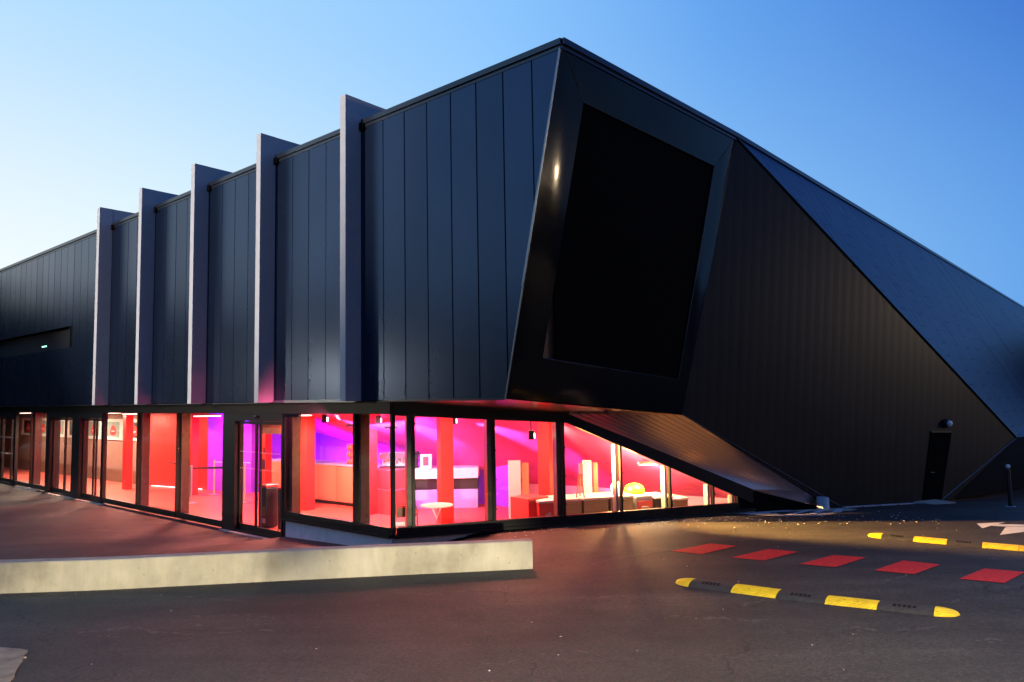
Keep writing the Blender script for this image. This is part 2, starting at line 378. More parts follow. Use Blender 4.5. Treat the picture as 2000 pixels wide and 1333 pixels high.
# recessed strip window
M['recess'] = mat('dull_dark_panel', (.02, .021, .024), .85, 0, .1)
wf = MB(); s0, s1, z0, z1 = win
wf.box(W(s0, CL+.003, z0-.03), dL*(s1-s0), dP*.35, UP*.03); wf.box(W(s0, CL+.003, z1), dL*(s1-s0), dP*.35, UP*.03); wf.box(W(s0-.03, CL+.003, z0-.03), dL*.03, dP*.35, UP*(z1-z0+.06))
wf = wf.build('strip_window', M['recess'], B)
mb = MB(); mb.poly([W(s0, CL+.24, z0), W(s1, CL+.24, z0), W(s1, CL+.24, z1), W(s0, CL+.24, z1)]); mb.build('pane', M['recess'], wf)
mb = MB(); mb.box(W(16.5, CL+.225, 4.50), dL*.42, dP*.012, UP*.035); mb.build('glint_strip', M['glint'], wf)  # glowing strip in place of a light reflected in the pane
# flashings under the cladding
for (a, b, h, m) in [(-.15, .43, .012, 'coping'), (.60, 3.1, .05, 'trim'), (3.27, 5.74, .012, 'trim'), (5.92, 8.38, .012, 'trim'), (8.56, 10.96, .012, 'trim'), (11.13, 32, .012, 'trim'), (-2.74, -.15, .03, 'coping')]:
    mb = MB(); mb.box(W(a, CL-.02, ZB-.03), dL*(b-a), dP*.05, UP*h); mb.build('flashing', M[m], B)
# fins
fins = [(.44, .59), (3.10, 3.25), (5.75, 5.91), (8.39, 8.55), (10.95, 11.12)]
for a, b in fins:
    mb = MB(); mb.box(W(a, -.63, 2.645), dL*(b-a), dP*.33-dP*.004, UP*(7.855-2.645))
    mb.box(W(a+.001, -.304, ZT+.12), dL*(b-a-.002), dP*1.9, UP*(7.853-ZT-.12))
    mb.build('fin', M['fin'], B, bevel=.004)
# coping, front: one length per bay with a dark bracket at each fin
edges = [-3.841+.0] + [x for f in fins for x in (f[0]-.03, f[1]+.0)] + [32.2]
for i in range(0, len(edges), 2):
    a, b = edges[i], edges[i+1]
    mb = MB(); mb.box(W(a, CL-.035, ZT-.05+.052), dL*(b-a), dP*.5, UP*.085); mb.box(W(a+.01, CL-.008, ZT-.055), dL*(b-a-.02), dP*.3, UP*.055)
    mb.build('coping', M['coping'], B, bevel=.003)
for a, b in fins:
    mb = MB(); mb.box(W(a-.11, CL-.05, ZT-.10), dL*.11, dP*.3, UP*.13); mb.build('coping_bracket', M['black'], B)
# underside of the overhang and fascia above the glass
mb = MB(); mb.box(W(-.0, -.10, 2.62), dL*32.2, dP*.12, UP*.035); mb.box(W(0, CL+.02, 2.655), dL*32.2, dP*.35, UP*.01); mb.build('overhang_soffit', M['fascia'], B)
mb = MB(); mb.box(W(-.02, -.07, 2.44), dL*32.2, dP*.06, UP*.17); mb.box(W(-.02, -.085, 2.605), dL*32.2, dP*.07, UP*.015); mb.box(W(-.02, -.085, 2.43), dL*32.2, dP*.07, UP*.014); mb.build('fascia', M['fascia'], B)
# --- screen face (plane T, K, B, A)
nF = (Bp-A).cross(T-A).normalized()
if nF.dot(V3((0, 0, H))-A) < 0: nF = -nF          # outward normal
def onF(p): return p
def SF(u, v, off=0.):                           # the gently twisted screen face between the eaves T-K and the lower edge A-B
    p = T.lerp(K, u).lerp(A.lerp(Bp, u), v)
    if off: p = p + ((A.lerp(Bp, u)-T.lerp(K, u)).cross(K.lerp(Bp, v)-T.lerp(A, v))).normalized()*off*SGN
    return p
SGN = 1
SGN = 1 if (SF(.5, .5, .1)-V3((0, 0, H))).length < (SF(.5, .5)-V3((0, 0, H))).length else -1
UV = dict(TL=(.123, .122), TR=(.885, .132), BR=(.925, .883), BL=(.131, .873))
def pj(p, n=nF, o=A): return p-n*((p-o).dot(n))
# four mitred, softly bellied sheets round the opening
def lp2(a, b, t): return (a[0]+(b[0]-a[0])*t, a[1]+(b[1]-a[1])*t)
def patch(q, m, bulge=.03, N1=18, N2=8):
    mb = MB(); a, b, b2, a2 = q
    for i in range(N1+1):
        for j in range(N2+1):
            u, v = i/N1, j/N2; w = lp2(lp2(a, b, u), lp2(a2, b2, u), v)
            mb.v.append(tuple(SF(w[0], w[1], bulge*math.sin(PI*v)*(.6+.4*math.sin(PI*u))+.004*math.sin(9*u+3*v)*math.sin(PI*v)+.0005)))
    for i in range(N1):
        for j in range(N2):
            k = i*(N2+1)+j; mb.f.append((k, k+1, k+N2+2, k+N2+1)); mb.m.append(0)
    return mb.build('screen_surround', m, B, smooth=True)
patch(((0, 0), (1, 0), UV['TR'], UV['TL']), M['gloss'], .006)
patch(((1, 0), (1, 1), UV['BR'], UV['TR']), M['gloss'], .006)
patch(((1, 1), (0, 1), UV['BL'], UV['BR']), M['gloss'], .008)
patch(((0, 1), (0, 0), UV['TL'], UV['BL']), M['gloss'], .007)
TL, TRc, BR, BL = [SF(*UV[k]) for k in ('TL', 'TR', 'BR', 'BL')]
def sheet(uvs, o0, o1, name, m):                # a thin sheet following the face
    mb = MB(); c = (sum(p[0] for p in uvs)/len(uvs), sum(p[1] for p in uvs)/len(uvs)); n = len(uvs)
    f = [SF(c[0], c[1], o0)]+[SF(p[0], p[1], o0) for p in uvs]; g_ = [SF(p[0], p[1], o1) for p in uvs]
    mb.v = [tuple(x) for x in f+g_]
    for i in range(n): k = (i+1) % n; mb.f += [(0, 1+i, 1+k), (1+i, 1+k, 1+n+k, 1+n+i)]; mb.m += [0, 0]
    return mb.build(name, m, B)
ring = [UV['TL'], UV['TR'], UV['BR'], UV['BL']]
mb = MB()
for i in range(4):
    a, b = ring[i], ring[(i+1) % 4]; mb.poly([SF(*a, .001), SF(*b, .001), SF(*b, -.10), SF(*a, -.10)])
mb.build('screen_reveal', M['side'], B)
sheet(ring, -.10, -.13, 'screen_backing', M['brown'])
sheet([(.127, .126), (.882, .136), (.922, .878), (.20, .875), (.14, .659), (.128, .494), (.119, .317)], -.03, -.05, 'screen', M['black'])
# thin rim round the opening
mb = MB()
for a, b in ((TL, TRc), (TRc, BR), (BR, BL)): mb.tube([a, b], .008, 6)
mb.build('screen_rim', M['coping'], B)
# corner trim between front and screen face, three lapped lengths
for u0, u1, w in ((.0, .335, .016), (.325, .62, .03), (.615, .99, .024)):
    a, b = A.lerp(T, u0), A.lerp(T, u1)
    mb = MB(); mb.box(a-dP*.02+dL*.0, (b-a), dL*w, dP*.02); mb.build('corner_trim', M['trim'], B)
# --- side facade 2 (plane K, B, N)
n2 = (Bp-K).cross(Nn-K).normalized()
if n2.dot(V3((0, 0, H))-K) < 0: n2 = -n2
G = pj(G, n2, K); M1 = pj(Mm, n2, K)
down = (-UP-n2*(-UP).dot(n2)).normalized(); across = down.cross(n2).normalized()
if across.x < 0: across = -across
Bp2 = pj(Bp, n2, K); poly2 = [K, M1, Nn-UP*.15, G-UP*.15, Bp2]
pd = (down-across*.03).normalized(); pa = pd.cross(n2).normalized()
if pa.dot(across) < 0: pa = -pa
for pol, nn_ in ((poly2, n2),):
    umin = min((p-K).dot(pa) for p in pol); umax = max((p-K).dot(pa) for p in pol)
    u = math.floor(umin/.24)*.24
    while u < umax+.3:
        p = clip(pol, K+pa*(u+.0015), pa); p = clip(p, K+pa*(u+.2385), -pa) if len(p) > 2 else p
        if len(p) > 2:
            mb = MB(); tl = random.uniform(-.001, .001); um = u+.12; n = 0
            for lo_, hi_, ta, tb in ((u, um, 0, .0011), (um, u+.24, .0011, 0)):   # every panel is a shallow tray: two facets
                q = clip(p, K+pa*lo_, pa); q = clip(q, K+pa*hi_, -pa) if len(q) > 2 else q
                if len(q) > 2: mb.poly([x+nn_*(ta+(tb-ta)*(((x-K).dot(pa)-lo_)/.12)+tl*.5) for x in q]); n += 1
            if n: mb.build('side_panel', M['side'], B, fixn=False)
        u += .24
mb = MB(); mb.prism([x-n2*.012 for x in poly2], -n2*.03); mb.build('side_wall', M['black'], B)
# fire door, in a shallow reveal and leaning with the wall
dTL, dTR, dBR, dBL = V3((9.222, 15.957, 1.72)), V3((9.835, 16.221, 1.696)), V3((9.482, 16.2, .13)), V3((8.923, 15.96, .14))
dq = [pj(x, n2, K) for x in (dTL, dTR, dBR, dBL)]
dr = MB(); dr.prism([x+n2*.010 for x in dq], n2*.012); dr = dr.build('fire_door', M['black'], B)
mb = MB()
mb.prism([dq[0]+n2*.012, dq[1]+n2*.012, dq[1]+UP*.03+n2*.012, dq[0]+UP*.03+n2*.012], n2*.03)
mb.build('door_frame', M['side'], dr)
hp = dq[0].lerp(dq[3], .55).lerp(dq[1].lerp(dq[2], .55), .14)+n2*.02
mb = MB(); mb.tube([hp, hp+n2*.05, hp+n2*.05+across*.12], .01, 8); mb.build('handle', M['coping'], dr)
# trim on the fold M - N and coping line on K - M
mb = MB(); mb.tube([M1+n2*.01, Nn+n2*.01+UP*.05], .012, 6); mb.build('fold_trim', M['trim'], B)
mb = MB(); mb.tube([K+n2*.01, M1+n2*.01], .022, 6); mb.build('fold_trim', M['coping'], B)
mb = MB(); mb.tube([Bp+n2*.01, G+n2*.01], .012, 6); mb.build('fold_trim', M['coping'], B)
# lower flank past the fold, out of the picture on one side
fd = V3((.778, .628, 0)); N2_ = Nn+fd*14-UP*.5; M2_ = M1+fd*14-UP*.45
nf3 = (N2_-Nn).cross(M1-Nn).normalized()
if nf3.dot(V3((0, 0, H))-Nn) < 0: nf3 = -nf3
poly3 = [Nn, N2_, M2_, M1]
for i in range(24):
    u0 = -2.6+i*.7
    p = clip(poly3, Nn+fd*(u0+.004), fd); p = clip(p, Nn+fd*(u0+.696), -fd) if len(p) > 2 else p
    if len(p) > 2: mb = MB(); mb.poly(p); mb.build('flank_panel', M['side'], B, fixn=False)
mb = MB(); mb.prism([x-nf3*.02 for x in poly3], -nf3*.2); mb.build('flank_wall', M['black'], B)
# --- folded roof slope K, E, M, M2
E_ = V3((30.77, 42.71, 7.393)); eav = (E_-K).normalized(); E_ = K+eav*70
def slope_tri(tri, nm, width):
    n = (tri[1]-tri[0]).cross(tri[2]-tri[0]).normalized()
    if n.z < 0: n = -n
    us = [(p-K).dot(eav) for p in tri]; u = min(us); i = 0
    lower = eav.cross(n).normalized()
    if lower.z > 0: lower = -lower
    lh = max((p-K).dot(lower) for p in tri)
    while u < max(us):
        p = clip(tri, K+eav*(u+.006), eav); p = clip(p, K+eav*(u+width-.006), -eav) if len(p) > 2 else p
        if len(p) > 2:
            PL = 1.15 if width < 1 else 4.0; v = -(i % 3)*PL/3
            while v < lh:
                q = clip(p, K+lower*(v+.005), lower); q = clip(q, K+lower*(v+PL-.005), -lower) if len(q) > 2 else q
                if len(q) > 2:
                    a_, b_ = random.uniform(-.006, .006), random.uniform(-.005, .005)
                    mb = MB(); cq = sum(q, V3((0, 0, 0)))/len(q)
                    mb.poly([x+n*(.012+(x-cq).dot(eav)*a_+(x-cq).dot(lower)*b_*.4) for x in q]); mb.build(nm, M['roofclad'], B, fixn=False)
                v += PL
        u += width; i += 1
        if u > 13: width = 1.5
    mb = MB(); mb.prism([x-n*.01 for x in tri], -n*.15); mb.build('roof_deck', M['black'], B)
slope_tri([K, E_, M1], 'roof_panel', .5)
slope_tri([E_, M2_, M1], 'roof_panel', .62)
# side eaves coping T - K - E
cdir = (K-T).normalized(); outw = V3((dL.x, dL.y, 0))*-1
for a, b in ((T, T.lerp(K, .5)), (T.lerp(K, .5), K), (K, K+eav*8), (K+eav*8, K+eav*20), (K+eav*20, K+eav*42), (K+eav*42, E_)):
    d_ = (b-a)
    nn = d_.normalized().cross(UP).normalized()
    if nn.dot(V3((1, -1, 0))) < 0: nn = -nn
    mb = MB(); mb.box(a+nn*.045+UP*.0, d_, -nn*.5, UP*.085); mb.box(a+nn*.012-UP*.06, d_, -nn*.2, UP*.059); mb.build('coping', M['coping'], B)
# flat roof, hidden walls
mb = MB(); mb.prism([W(-3.5, .1, 7.33), W(32.2, .1, 7.33), W(32.2, 44, 7.33), E_-UP*.06, K-UP*.06], UP*.02); mb.build('roof', M['fascia'], B)
mb = MB()
a, b, c = W(32.2, -.3, -.1), W(32.2, 44, -.1), V3((E_.x, E_.y, -.4)); e = V3((M2_.x, M2_.y, -.4))
for p, q in ((a, b), (b, c), (c, e)): mb.poly([p, q, V3((q.x, q.y, 7.33)), V3((p.x, p.y, 7.33))])
mb.build('rear_wall', M['clad2'], B)

# --- ribbed soffit between the outer edge A-B-G and the glass
ins = [VV(.29, -.08, 2.60), VV(3.1, -.08, 2.35), VV(6.75, -.08, .80), VV(8.2, .2, .1)]
def rail(pts, u):
    return lerp3(pts, u)
def lerp3(pts, u):
    n = len(pts)-1; i = min(n-1, int(u*n)); return pts[i].lerp(pts[i+1], u*n-i)
outr = [A-UP*.02, A.lerp(Bp, .55)-UP*.02, Bp-UP*.01, Bp.lerp(G, .45)-UP*.01, Bp.lerp(G, .8)-UP*.01, G-UP*.01]
inr = [W(0.02, -.08, 2.63), VV(1.6, -.08, 2.49), VV(3.1, -.08, 2.35), VV(5.1, -.08, 1.55), VV(6.9, -.06, .80), G-UP*.12]
NP = 12; NU = 25
for j in range(NP):
    mb = MB()
    for side in (0, 1):
        pass
    v0, v1 = j/NP, (j+.86)/NP; v2 = (j+1)/NP
    for i in range(NU+1):
        u = i/NU; o, q = lerp3(outr, u), lerp3(inr, u); nn = (q-o).cross(lerp3(outr, min(1, u+.02))-lerp3(outr, max(0, u-.02))).normalized()
        if nn.dot(-dI-UP*.6) < 0: nn = -nn
        for v, off in ((v0, 0), (v1, 0), (v1, -.012), (v2, -.012)): mb.v.append(tuple(o.lerp(q, v)+nn*off))
    for i in range(NU):
        for k in range(3):
            a_ = i*4+k; mb.f.append((a_, a_+1, a_+5, a_+4)); mb.m.append(0)
    mb.build('soffit_board', M['soffit'], B)
mb = MB()
for i in range(NU+1):
    u = i/NU; o, q = lerp3(outr, u), lerp3(inr, u); nn = (q-o).cross(lerp3(outr, min(1, u+.02))-lerp3(outr, max(0, u-.02))).normalized()
    if nn.dot(-dI-UP*.6) < 0: nn = -nn
    for k in range(7): mb.v.append(tuple((o+(o-q)*.002).lerp(q, k/6)-nn*.03))
for i in range(NU):
    for k in range(6): a_ = i*7+k; mb.f.append((a_, a_+1, a_+8, a_+7)); mb.m.append(0)
mb.build('soffit_backing', M['black'], B)
mb = MB(); mb.prism([VV(6.62, -.03, -.1), V3((G.x, G.y, -.1)), V3((G.x, G.y, .22)), VV(6.92, -.03, .76), VV(6.62, -.03, .86)], dI*.1); mb.build('end_wall', M['black'], B)  # matt black sheet puts the shade under the soffit into its colour
mb = MB(); q = lerp3(outr, .28).lerp(lerp3(inr, .28), .3); mb.lathe(q-UP*.03, [(.05, 0), (.055, .01), (.04, .05)], 12); mb.build('soffit_fitting', M['blackpl'], B)

# --- glazing: entrance front
def mullion(s, z0, z1, w=.05, name='mullion', m='frame', depth=.09, base=W):
    mb = MB(); mb.box(base(s-w/2, -.045, z0), (dL if base is W else dR)*w, (dP if base is W else dI)*depth, UP*(z1-z0)); return mb.build(name, M[m], B)
def inner_post(s, z0, z1, base=W, m='post', w=.085, dep=.2):
    mb = MB(); mb.box(base(s-w/2, .05, z0), (dL if base is W else dR)*w, (dP if base is W else dI)*dep, UP*(z1-z0)); return mb.build('steel_post', M[m], B, bevel=.004)
ZG = 2.436
def window(a, b, z0, z1, parts=1, base=W, z1b=None):
    """One glazed bay: frame with sill profile, and its pane."""
    z1b = z1 if z1b is None else z1b
    D, I = (dL, dP) if base is W else (dR, dI)
    mb = MB()
    mb.box(base(a, -.035, z0-.125), D*(b-a), I*.08, UP*.125)           # sill box
    w = mb.build('window', M['frame'], B)
    mb = MB(); mb.box(base(a, -.05, z0-.055), D*(b-a), I*.0145, UP*.012); mb.build('sill_bead', M['fascia'], w)
    pb = MB(); pb.prism([base(a+.01, 0, z0-.01), base(b-.01, 0, z0-.01), base(b-.01, 0, z1b), base(a+.01, 0, z1)], I*.012)
    pb.build('pane', M['glass'], w)
    if abs(z1-z1b) < .001:
        tb = MB(); tb.box(base(a, -.03, z1-.015), D*(b-a), I*.07, UP*.02); tb.build('head', M['frame'], w)
    return w
bays = [(5.50, 7.64, .14), (7.64, 9.78, .14), (9.78, 11.90, .14), (16.35, 17.81, .14), (17.81, 19.35, .14)]
for a, b, z in bays: window(a+.02, b-.02, z, ZG)
for s_ in (7.64, 9.78, 17.81): mullion(s_, 0.02, ZG, .035)
for s_ in (11.90, 19.35): mullion(s_, 0.0, ZG, .05)
mb = MB(); mb.box(W(16.02, -.06, -.02), dL*.30, dP*.3, UP*2.46); mb.build('steel_post', M['frame'], B)
for s_ in (7.60, 9.74, 5.50): inner_post(s_, 0, ZG)
inner_post(17.77, 0, ZG)
window(.97+.03, 3.09, .55, ZG); window(.03, .97-.02, .55, ZG)
mullion(.985, .42, ZG, .05); inner_post(.95, .0, ZG); inner_post(3.07, .0, ZG, w=.11); mullion(3.13, .02, ZG, .05)
mb = MB(); mb.box(W(5.02, -.05, -.02), dL*.46, dP*.22, UP*2.46); mb.build('steel_post', M['frame'], B)
# corner mullion, slim
mb = MB(); mb.prism([W(.035, -.03, .43), W(-.02, -.035, .43), VV(.04, -.02, .43), VV(.02, .05, .43)], UP*(ZG-.43)); mb.build('mullion', M['frame'], B)
# lower ledge of the sill, running round the corner
mb = MB(); mb.box(W(.0, -.09, .385), dL*3.15, dP*.09, UP*.045); mb.build('sill', M['frame'], B)
mb = MB(); mb.box(W(0, -.075, .43), dL*3.15, dP*.03, UP*.012); mb.build('sill_bead', M['fascia'], B)
# doors
def sliding_door(a, b, leaf, label=None, transom=2.27, extra=None):
    """Door unit from s=a (towards the glass corner) to s=b, with leaves at the given s ranges."""
    f = MB()
    f.box(W(a, -.06, transom), dL*(b-a), dP*.14, UP*(ZG-transom)); f.box(W(a, -.06, 0), dL*.055, dP*.12, UP*transom); f.box(W(b-.055, -.06, 0), dL*.055, dP*.12, UP*transom)
    f.box(W(a, -.04, -.02), dL*(b-a), dP*.1, UP*.05)
    d = f.build('entrance_door', M['frame'], B, label=label)
    for i, (p, q, off) in enumerate(leaf):
        lf = MB(); w = .05
        for o1, e1, u1 in ((p, w, transom), (q-w, w, transom)): lf.box(W(o1, off, .03), dL*e1, dP*.035, UP*(u1-.035))
        lf.box(W(p+w, off, .03), dL*(q-p-2*w), dP*.035, UP*.115); lf.box(W(p+w, off, transom-.07), dL*(q-p-2*w), dP*.035, UP*.06)
        lf.build('door_leaf', M['frame'], d)
        pb = MB(); pb.box(W(p+w, off+.012, .145), dL*(q-p-2*w), dP*.01, UP*(transom-.215)); pb.build('pane', M['glass'], d)
    return d
d1 = sliding_door(3.17, 5.02, [(3.22, 4.22, -.03), (4.10, 4.97, .03)])
mb = MB()
for z in (1.28, 1.62):                           # manifestation dots on the leaves
    for i in range(24):
        s_ = 3.32+i*.068
        if 4.06 < s_ < 4.2: continue
        off = -.034+ (0.06 if s_ > 4.15 else 0)
        mb.box(W(s_, off+.010, z), dL*.02, dP*.001, UP*.02)
mb.build('glass_dots', M['paper'], d1)
mb = MB(); mb.box(W(3.95, .04, 1.62), dL*.09, dP*.002, UP*.11); mb.box(W(3.95, .04, 1.30), dL*.11, dP*.002, UP*.2); mb.build('door_notice', M['redlam'], d1)
mb = MB(); mb.lathe(W(4.1, -.085, 2.36), [(.05, -.03), (.06, 0), (.05, .03)], 12); mb.build('motion_sensor', M['blackpl'], d1)
d2 = sliding_door(11.95, 13.62, [(12.0, 12.66, -.03), (12.58, 13.57, .03)])
mb = MB(); mb.box(W(13.62, -.06, -.02), dL*.48, dP*.25, UP*2.46); mb.build('steel_post', M['frame'], B)
d3 = sliding_door(14.10, 16.02, [(14.16, 14.84, -.03), (14.90, 15.95, .03)])
d4 = sliding_door(19.4, 21.2, [(19.45, 19.85, -.03), (19.95, 21.1, .03)])
mb = MB(); mb.box(W(21.2, -.05, 0), dL*11, dP*.2, UP*2.45); mb.build('end_wall', M['fascia'], B)
# pull handles and bars on the farthest doors
mb = MB()
for z in (1.0, 1.55): mb.box(W(19.5, -.06, z), dL*1.5, dP*.02, UP*.03)
mb.build('push_bar', M['alu'], d4)
# plinth and thresholds
mb = MB(); mb.box(W(0, -.03, -.2), dL*3.17, dP*.2, UP*.584); mb.build('plinth', M['plinth'], B)
mb = MB(); mb.box(VV(.0, -.03, -.1), dR*7.0, dI*.2, UP*.484); mb.build('plinth', M['plinth_lit'], B)
for a, b in ((3.2, 5.45), (11.7, 13.7), (13.9, 15.0), (15.05, 16.0), (16.9, 19.0)):
    mb = MB(); mb.box(W(a, -.13, -.12), dL*(b-a), dP*.14, UP*.105); mb.build('threshold', M['slabstone'], B, bevel=.008)
# --- glazing: angled side
top_s = [0, 2.0, 3.08, 6.9]; top_z = [2.44, 2.27, 2.20, .55]
def topz(s_): return lerp(top_s, top_z, s_)
ms = [.34, 1.74, 3.03, 4.16, 5.17, 6.09, 6.63]
prev = .05
for i, s_ in enumerate(ms):
    z0 = .555
    if i == 0:
        window(prev, s_-.02, z0, topz(prev), base=VV, z1b=topz(s_))
    else: window(prev+.02, s_-.02, z0, topz(prev), base=VV, z1b=topz(s_))
    h = topz(s_)
    mullion(s_, .43, h+.04, .05 if i < 3 else .035, base=VV, m='frame')
    mt = 'post' if i < 3 else 'alu'  # paler metal on the later posts stands in for lamplight on them
    inner_post(s_-.055, .0 if h > 1 else .0, h+.02, base=VV, m=mt, w=.09 if i < 3 else .05, dep=.2 if i < 3 else .14)
    # clamp buttons on the mullion
    cb = MB(); zz = .75
    while zz < h-.05: cb.lathe(VV(s_+.03, -.05, zz), [(.012, -.012), (.012, .012)], 6); zz += .5
    if cb.v: cb.build('glazing_clamp', M['blackpl'], B)
    prev = s_
mb = MB(); mb.box(VV(0, -.09, .385), dR*7.0, dI*.09, UP*.045); mb.build('sill', M['frame'], B)
mb = MB(); mb.box(VV(0, -.075, .43), dR*7.0, dI*.03, UP*.012); mb.build('sill_bead', M['fascia'], B)
# head beam over the angled glass
for (a, za, ta), (b, zb, tb) in (((-.03, 2.40, 2.63), (2.0, 2.26, 2.47)), ((2.0, 2.26, 2.47), (3.1, 2.19, 2.37)), ((3.1, 2.19, 2.37), (6.95, .53, .80))):
    mb = MB(); mb.prism([VV(a, -.07, za), VV(b, -.07, zb), VV(b, -.07, tb), VV(a, -.07, ta)], dI*.12); mb.build('head_beam', M['frame'], B)

# ------------------------------------------------------------------ interior shell
fl = MB(); fl.poly([W(0, .12, .004), W(31, .12, .004), W(31, 6, .004), VV(9, 7, .004), VV(7.2, .1, .004), VV(.1, .1, .004)])
tag(fl.build('lobby_floor', M['redfloor'], fixn=False), kind='structure')
ce = MB(); ce.prism([W(0, .06, 2.47), W(31, .06, 2.47), W(31, 6, 2.47), VV(3.2, 6, 2.47), VV(3.05, .1, 2.47)], UP*.1)
ce.build('lobby_ceiling', M['redpaint'], B)
def wall(name, a, b, z0, z1, m, th=.08):
    mb = MB(); n = (b-a).cross(UP).normalized(); mb.prism([a+UP*z0, b+UP*z0, b+UP*z1, a+UP*z1], n*th if n.dot(V3((0, 0, 0))-a) < 0 else -n*th); return mb.build(name, m, B)
wall('lobby_wall', W(31, 1.9), W(14.9, 2.45), 0, 2.47, M['tan'])  # tan length built in place of a reflection in the glass
wall('lobby_wall', W(14.9, 2.45), W(12.1, 3.0), 0, 2.47, M['redpaint'])
wall('lobby_wall', W(12.1, 3.0), W(10.2, 3.35), 0, 2.47, M['purple'])
wall('lobby_wall', W(10.2, 3.35), W(9.9, 5.5), 0, 2.47, M['purple'])
wall('lobby_wall', W(9.9, 5.5), W(2.0, 5.5), 0, 2.47, M['purple'])
wall('lobby_wall', W(31, .1), W(31, 1.9), 0, 2.47, M['tan'])
mb = MB(); mb.box(W(12.2, 2.92, .02)-dP*.02, (W(14.6, 2.46)-W(12.2, 2.92)), -dP*.015, UP*.02); mb.build('skirting_light', M['ledw'], B)
# leaning wall: the underside of the auditorium, low pale wall below it
P0, P1, P2, P3 = V3((-1.354, 18.994, .5)), V3((1.829, 17.267, .5)), V3((3.583, 15.541, .5)), V3((4.421, 14.975, .5))
bot = [W(15.2, 5.42, 2.45), W(11.355, 5.42, 1.85), W(5.94, 5.42, 1.11), P0, P1, P2, P3, VV(7.6, .5, .2)]
top = [W(13.0, 5.0, 2.46), W(9.0, 4.5, 2.46), VV(-1.4, 3.9, 2.46), VV(1.2, 3.75, 2.46), VV(3.3, 2.5, 2.44), VV(4.9, .45, 1.50), VV(6.3, .28, .86), VV(7.6, .22, .25)]
mb = MB(); NS, NT = 56, 14
for i in range(NS+1):
    for j in range(NT+1):
        p = lerp3(bot, i/NS).lerp(lerp3(top, i/NS), j/NT); v = j/NT
        mb.v.append(tuple(p+V3((0, .3, .10))*math.sin(PI*v)*.25))
for i in range(NS):
    for j in range(NT): k = i*(NT+1)+j; mb.f.append((k, k+1, k+NT+2, k+NT+1)); mb.m.append(0)
mb.build('leaning_wall', M['slope'], B, smooth=True, fixn=False)
for a, b in ((W(2.0, 5.5), P0), (P0, P1), (P1, P2), (P2, P3), (P3, VV(7.6, .5))):
    a0, b0 = V3((a.x, a.y, 0)), V3((b.x, b.y, 0)); wall('low_wall', a0, b0, 0, .5 if a is not W else .5, M['pinkwall'], .06)
# columns
def column(p, w, rz, h=2.47, m='redcol'):
    mb = MB(); mb.cbox((p[0], p[1], 0), w, w, h, rz); return mb.build('column', M[m], B, bevel=.006)
rzL = math.atan2(dL.y, dL.x)
for s_, d_, w in ((6.07, 2.46, .26), (4.25, 2.95, .24), (14.55, 1.66, .22), (11.37, 2.19, .22), (8.15, 2.6, .2)):
    q = W(s_, d_); column(q, w, rzL)
q = V3((-1.48, 15.5, 0)); column(q, .28, math.atan2(dR.y, dR.x)+.1)
q = V3((.70, 14.9, 0)); column(q, .30, math.atan2(dR.y, dR.x)+.55)

# ------------------------------------------------------------------ lobby lamps
def spot_bar(p, aim, colr, power, m, label, size=R_(95), blend=.6):
    e = thing('wall_washer', label, 'lamp', p, 'wall washers along the leaning wall')
    mb = MB(); mb.cbox(p+V3((-.06, 0, -.04)), .10, .10, .16, 0); mb.build('housing', M['blackpl'], e)
    mb = MB(); mb.cbox(p+V3((.0, 0, -.02)), .012, .07, .09, 0); mb.build('lens', M[m], e)
    mb = MB(); mb.box(p+V3((-.075, -.01, .12)), V3((.02, 0, 0)), V3((0, .02, 0)), UP*(2.47-p.z-.12)); mb.build('bracket', M['blackpl'], e)
    ld = bpy.data.lights.new('wash', 'SPOT'); ld.energy = power*4; ld.color = colr; ld.spot_size = size; ld.spot_blend = blend; ld.shadow_soft_size = .03
    lo_ = bpy.data.objects.new('lamp_light', ld); col.objects.link(lo_); lo_.parent = e
    lo_.location = V3((.03, 0, 0)); lo_.rotation_euler = V3(aim).to_track_quat('-Z', 'Y').to_euler()
    return e
def glow(name, p, colr, e_, sx, sy, aim, label):
    e = thing(name, label, 'lamp', p)
    mb = MB(); mb.cbox(p, .3, .05, .05, 0); mb.build('housing', M['blackpl'], e)
    ld = bpy.data.lights.new('flood', 'AREA'); ld.shape = 'RECTANGLE'; ld.size = sx; ld.size_y = sy; ld.energy = e_*3; ld.color = colr
    o = bpy.data.objects.new('lamp_light', ld); col.objects.link(o); o.parent = e; o.location = (0, 0, -.04); o.rotation_euler = V3(aim).to_track_quat('-Z', 'Y').to_euler()
MAG = (1, .36, .95)
def slope_pt(u, v): return lerp3(bot, u).lerp(lerp3(top, u), v)+V3((0, .3, .10))*math.sin(PI*v)*.25
def washer(u, v, u2, v2, colr, e_, m, lb, cone):
    a, b = slope_pt(u, v), slope_pt(u2, v2); t1 = slope_pt(u+.01, v)-slope_pt(u-.01, v); t2 = slope_pt(u, v+.01)-slope_pt(u, v-.01); n = t1.cross(t2).normalized()
    if n.dot(V3((0, -1, -.3))) < 0: n = -n
    p = a+n*.11; spot_bar(p, tuple(b-p-n*.02), colr, e_, m, lb, size=R_(cone), blend=.9)
washer(.304, .90, .335, .50, MAG, 600, 'ledp', 'magenta wall washer nearest the violet wall', 24)
washer(.369, .885, .43, .60, MAG, 600, 'ledp', 'magenta wall washer above the coffee machine', 24)
washer(.468, .875, .545, .55, MAG, 650, 'ledp', 'magenta wall washer above the column by the cafe table', 24)
washer(.588, .92, .65, .62, (1, .55, .16), 150, 'ledo', 'orange wall washer above the chest freezers', 80)
glow('slope_fill_lamp', VV(1.2, 1.4, 2.38), (1, .22, .50), 14, 1.2, .1, (.1, .9, -.45), 'pink flood lamp under the ceiling, washing the leaning wall')
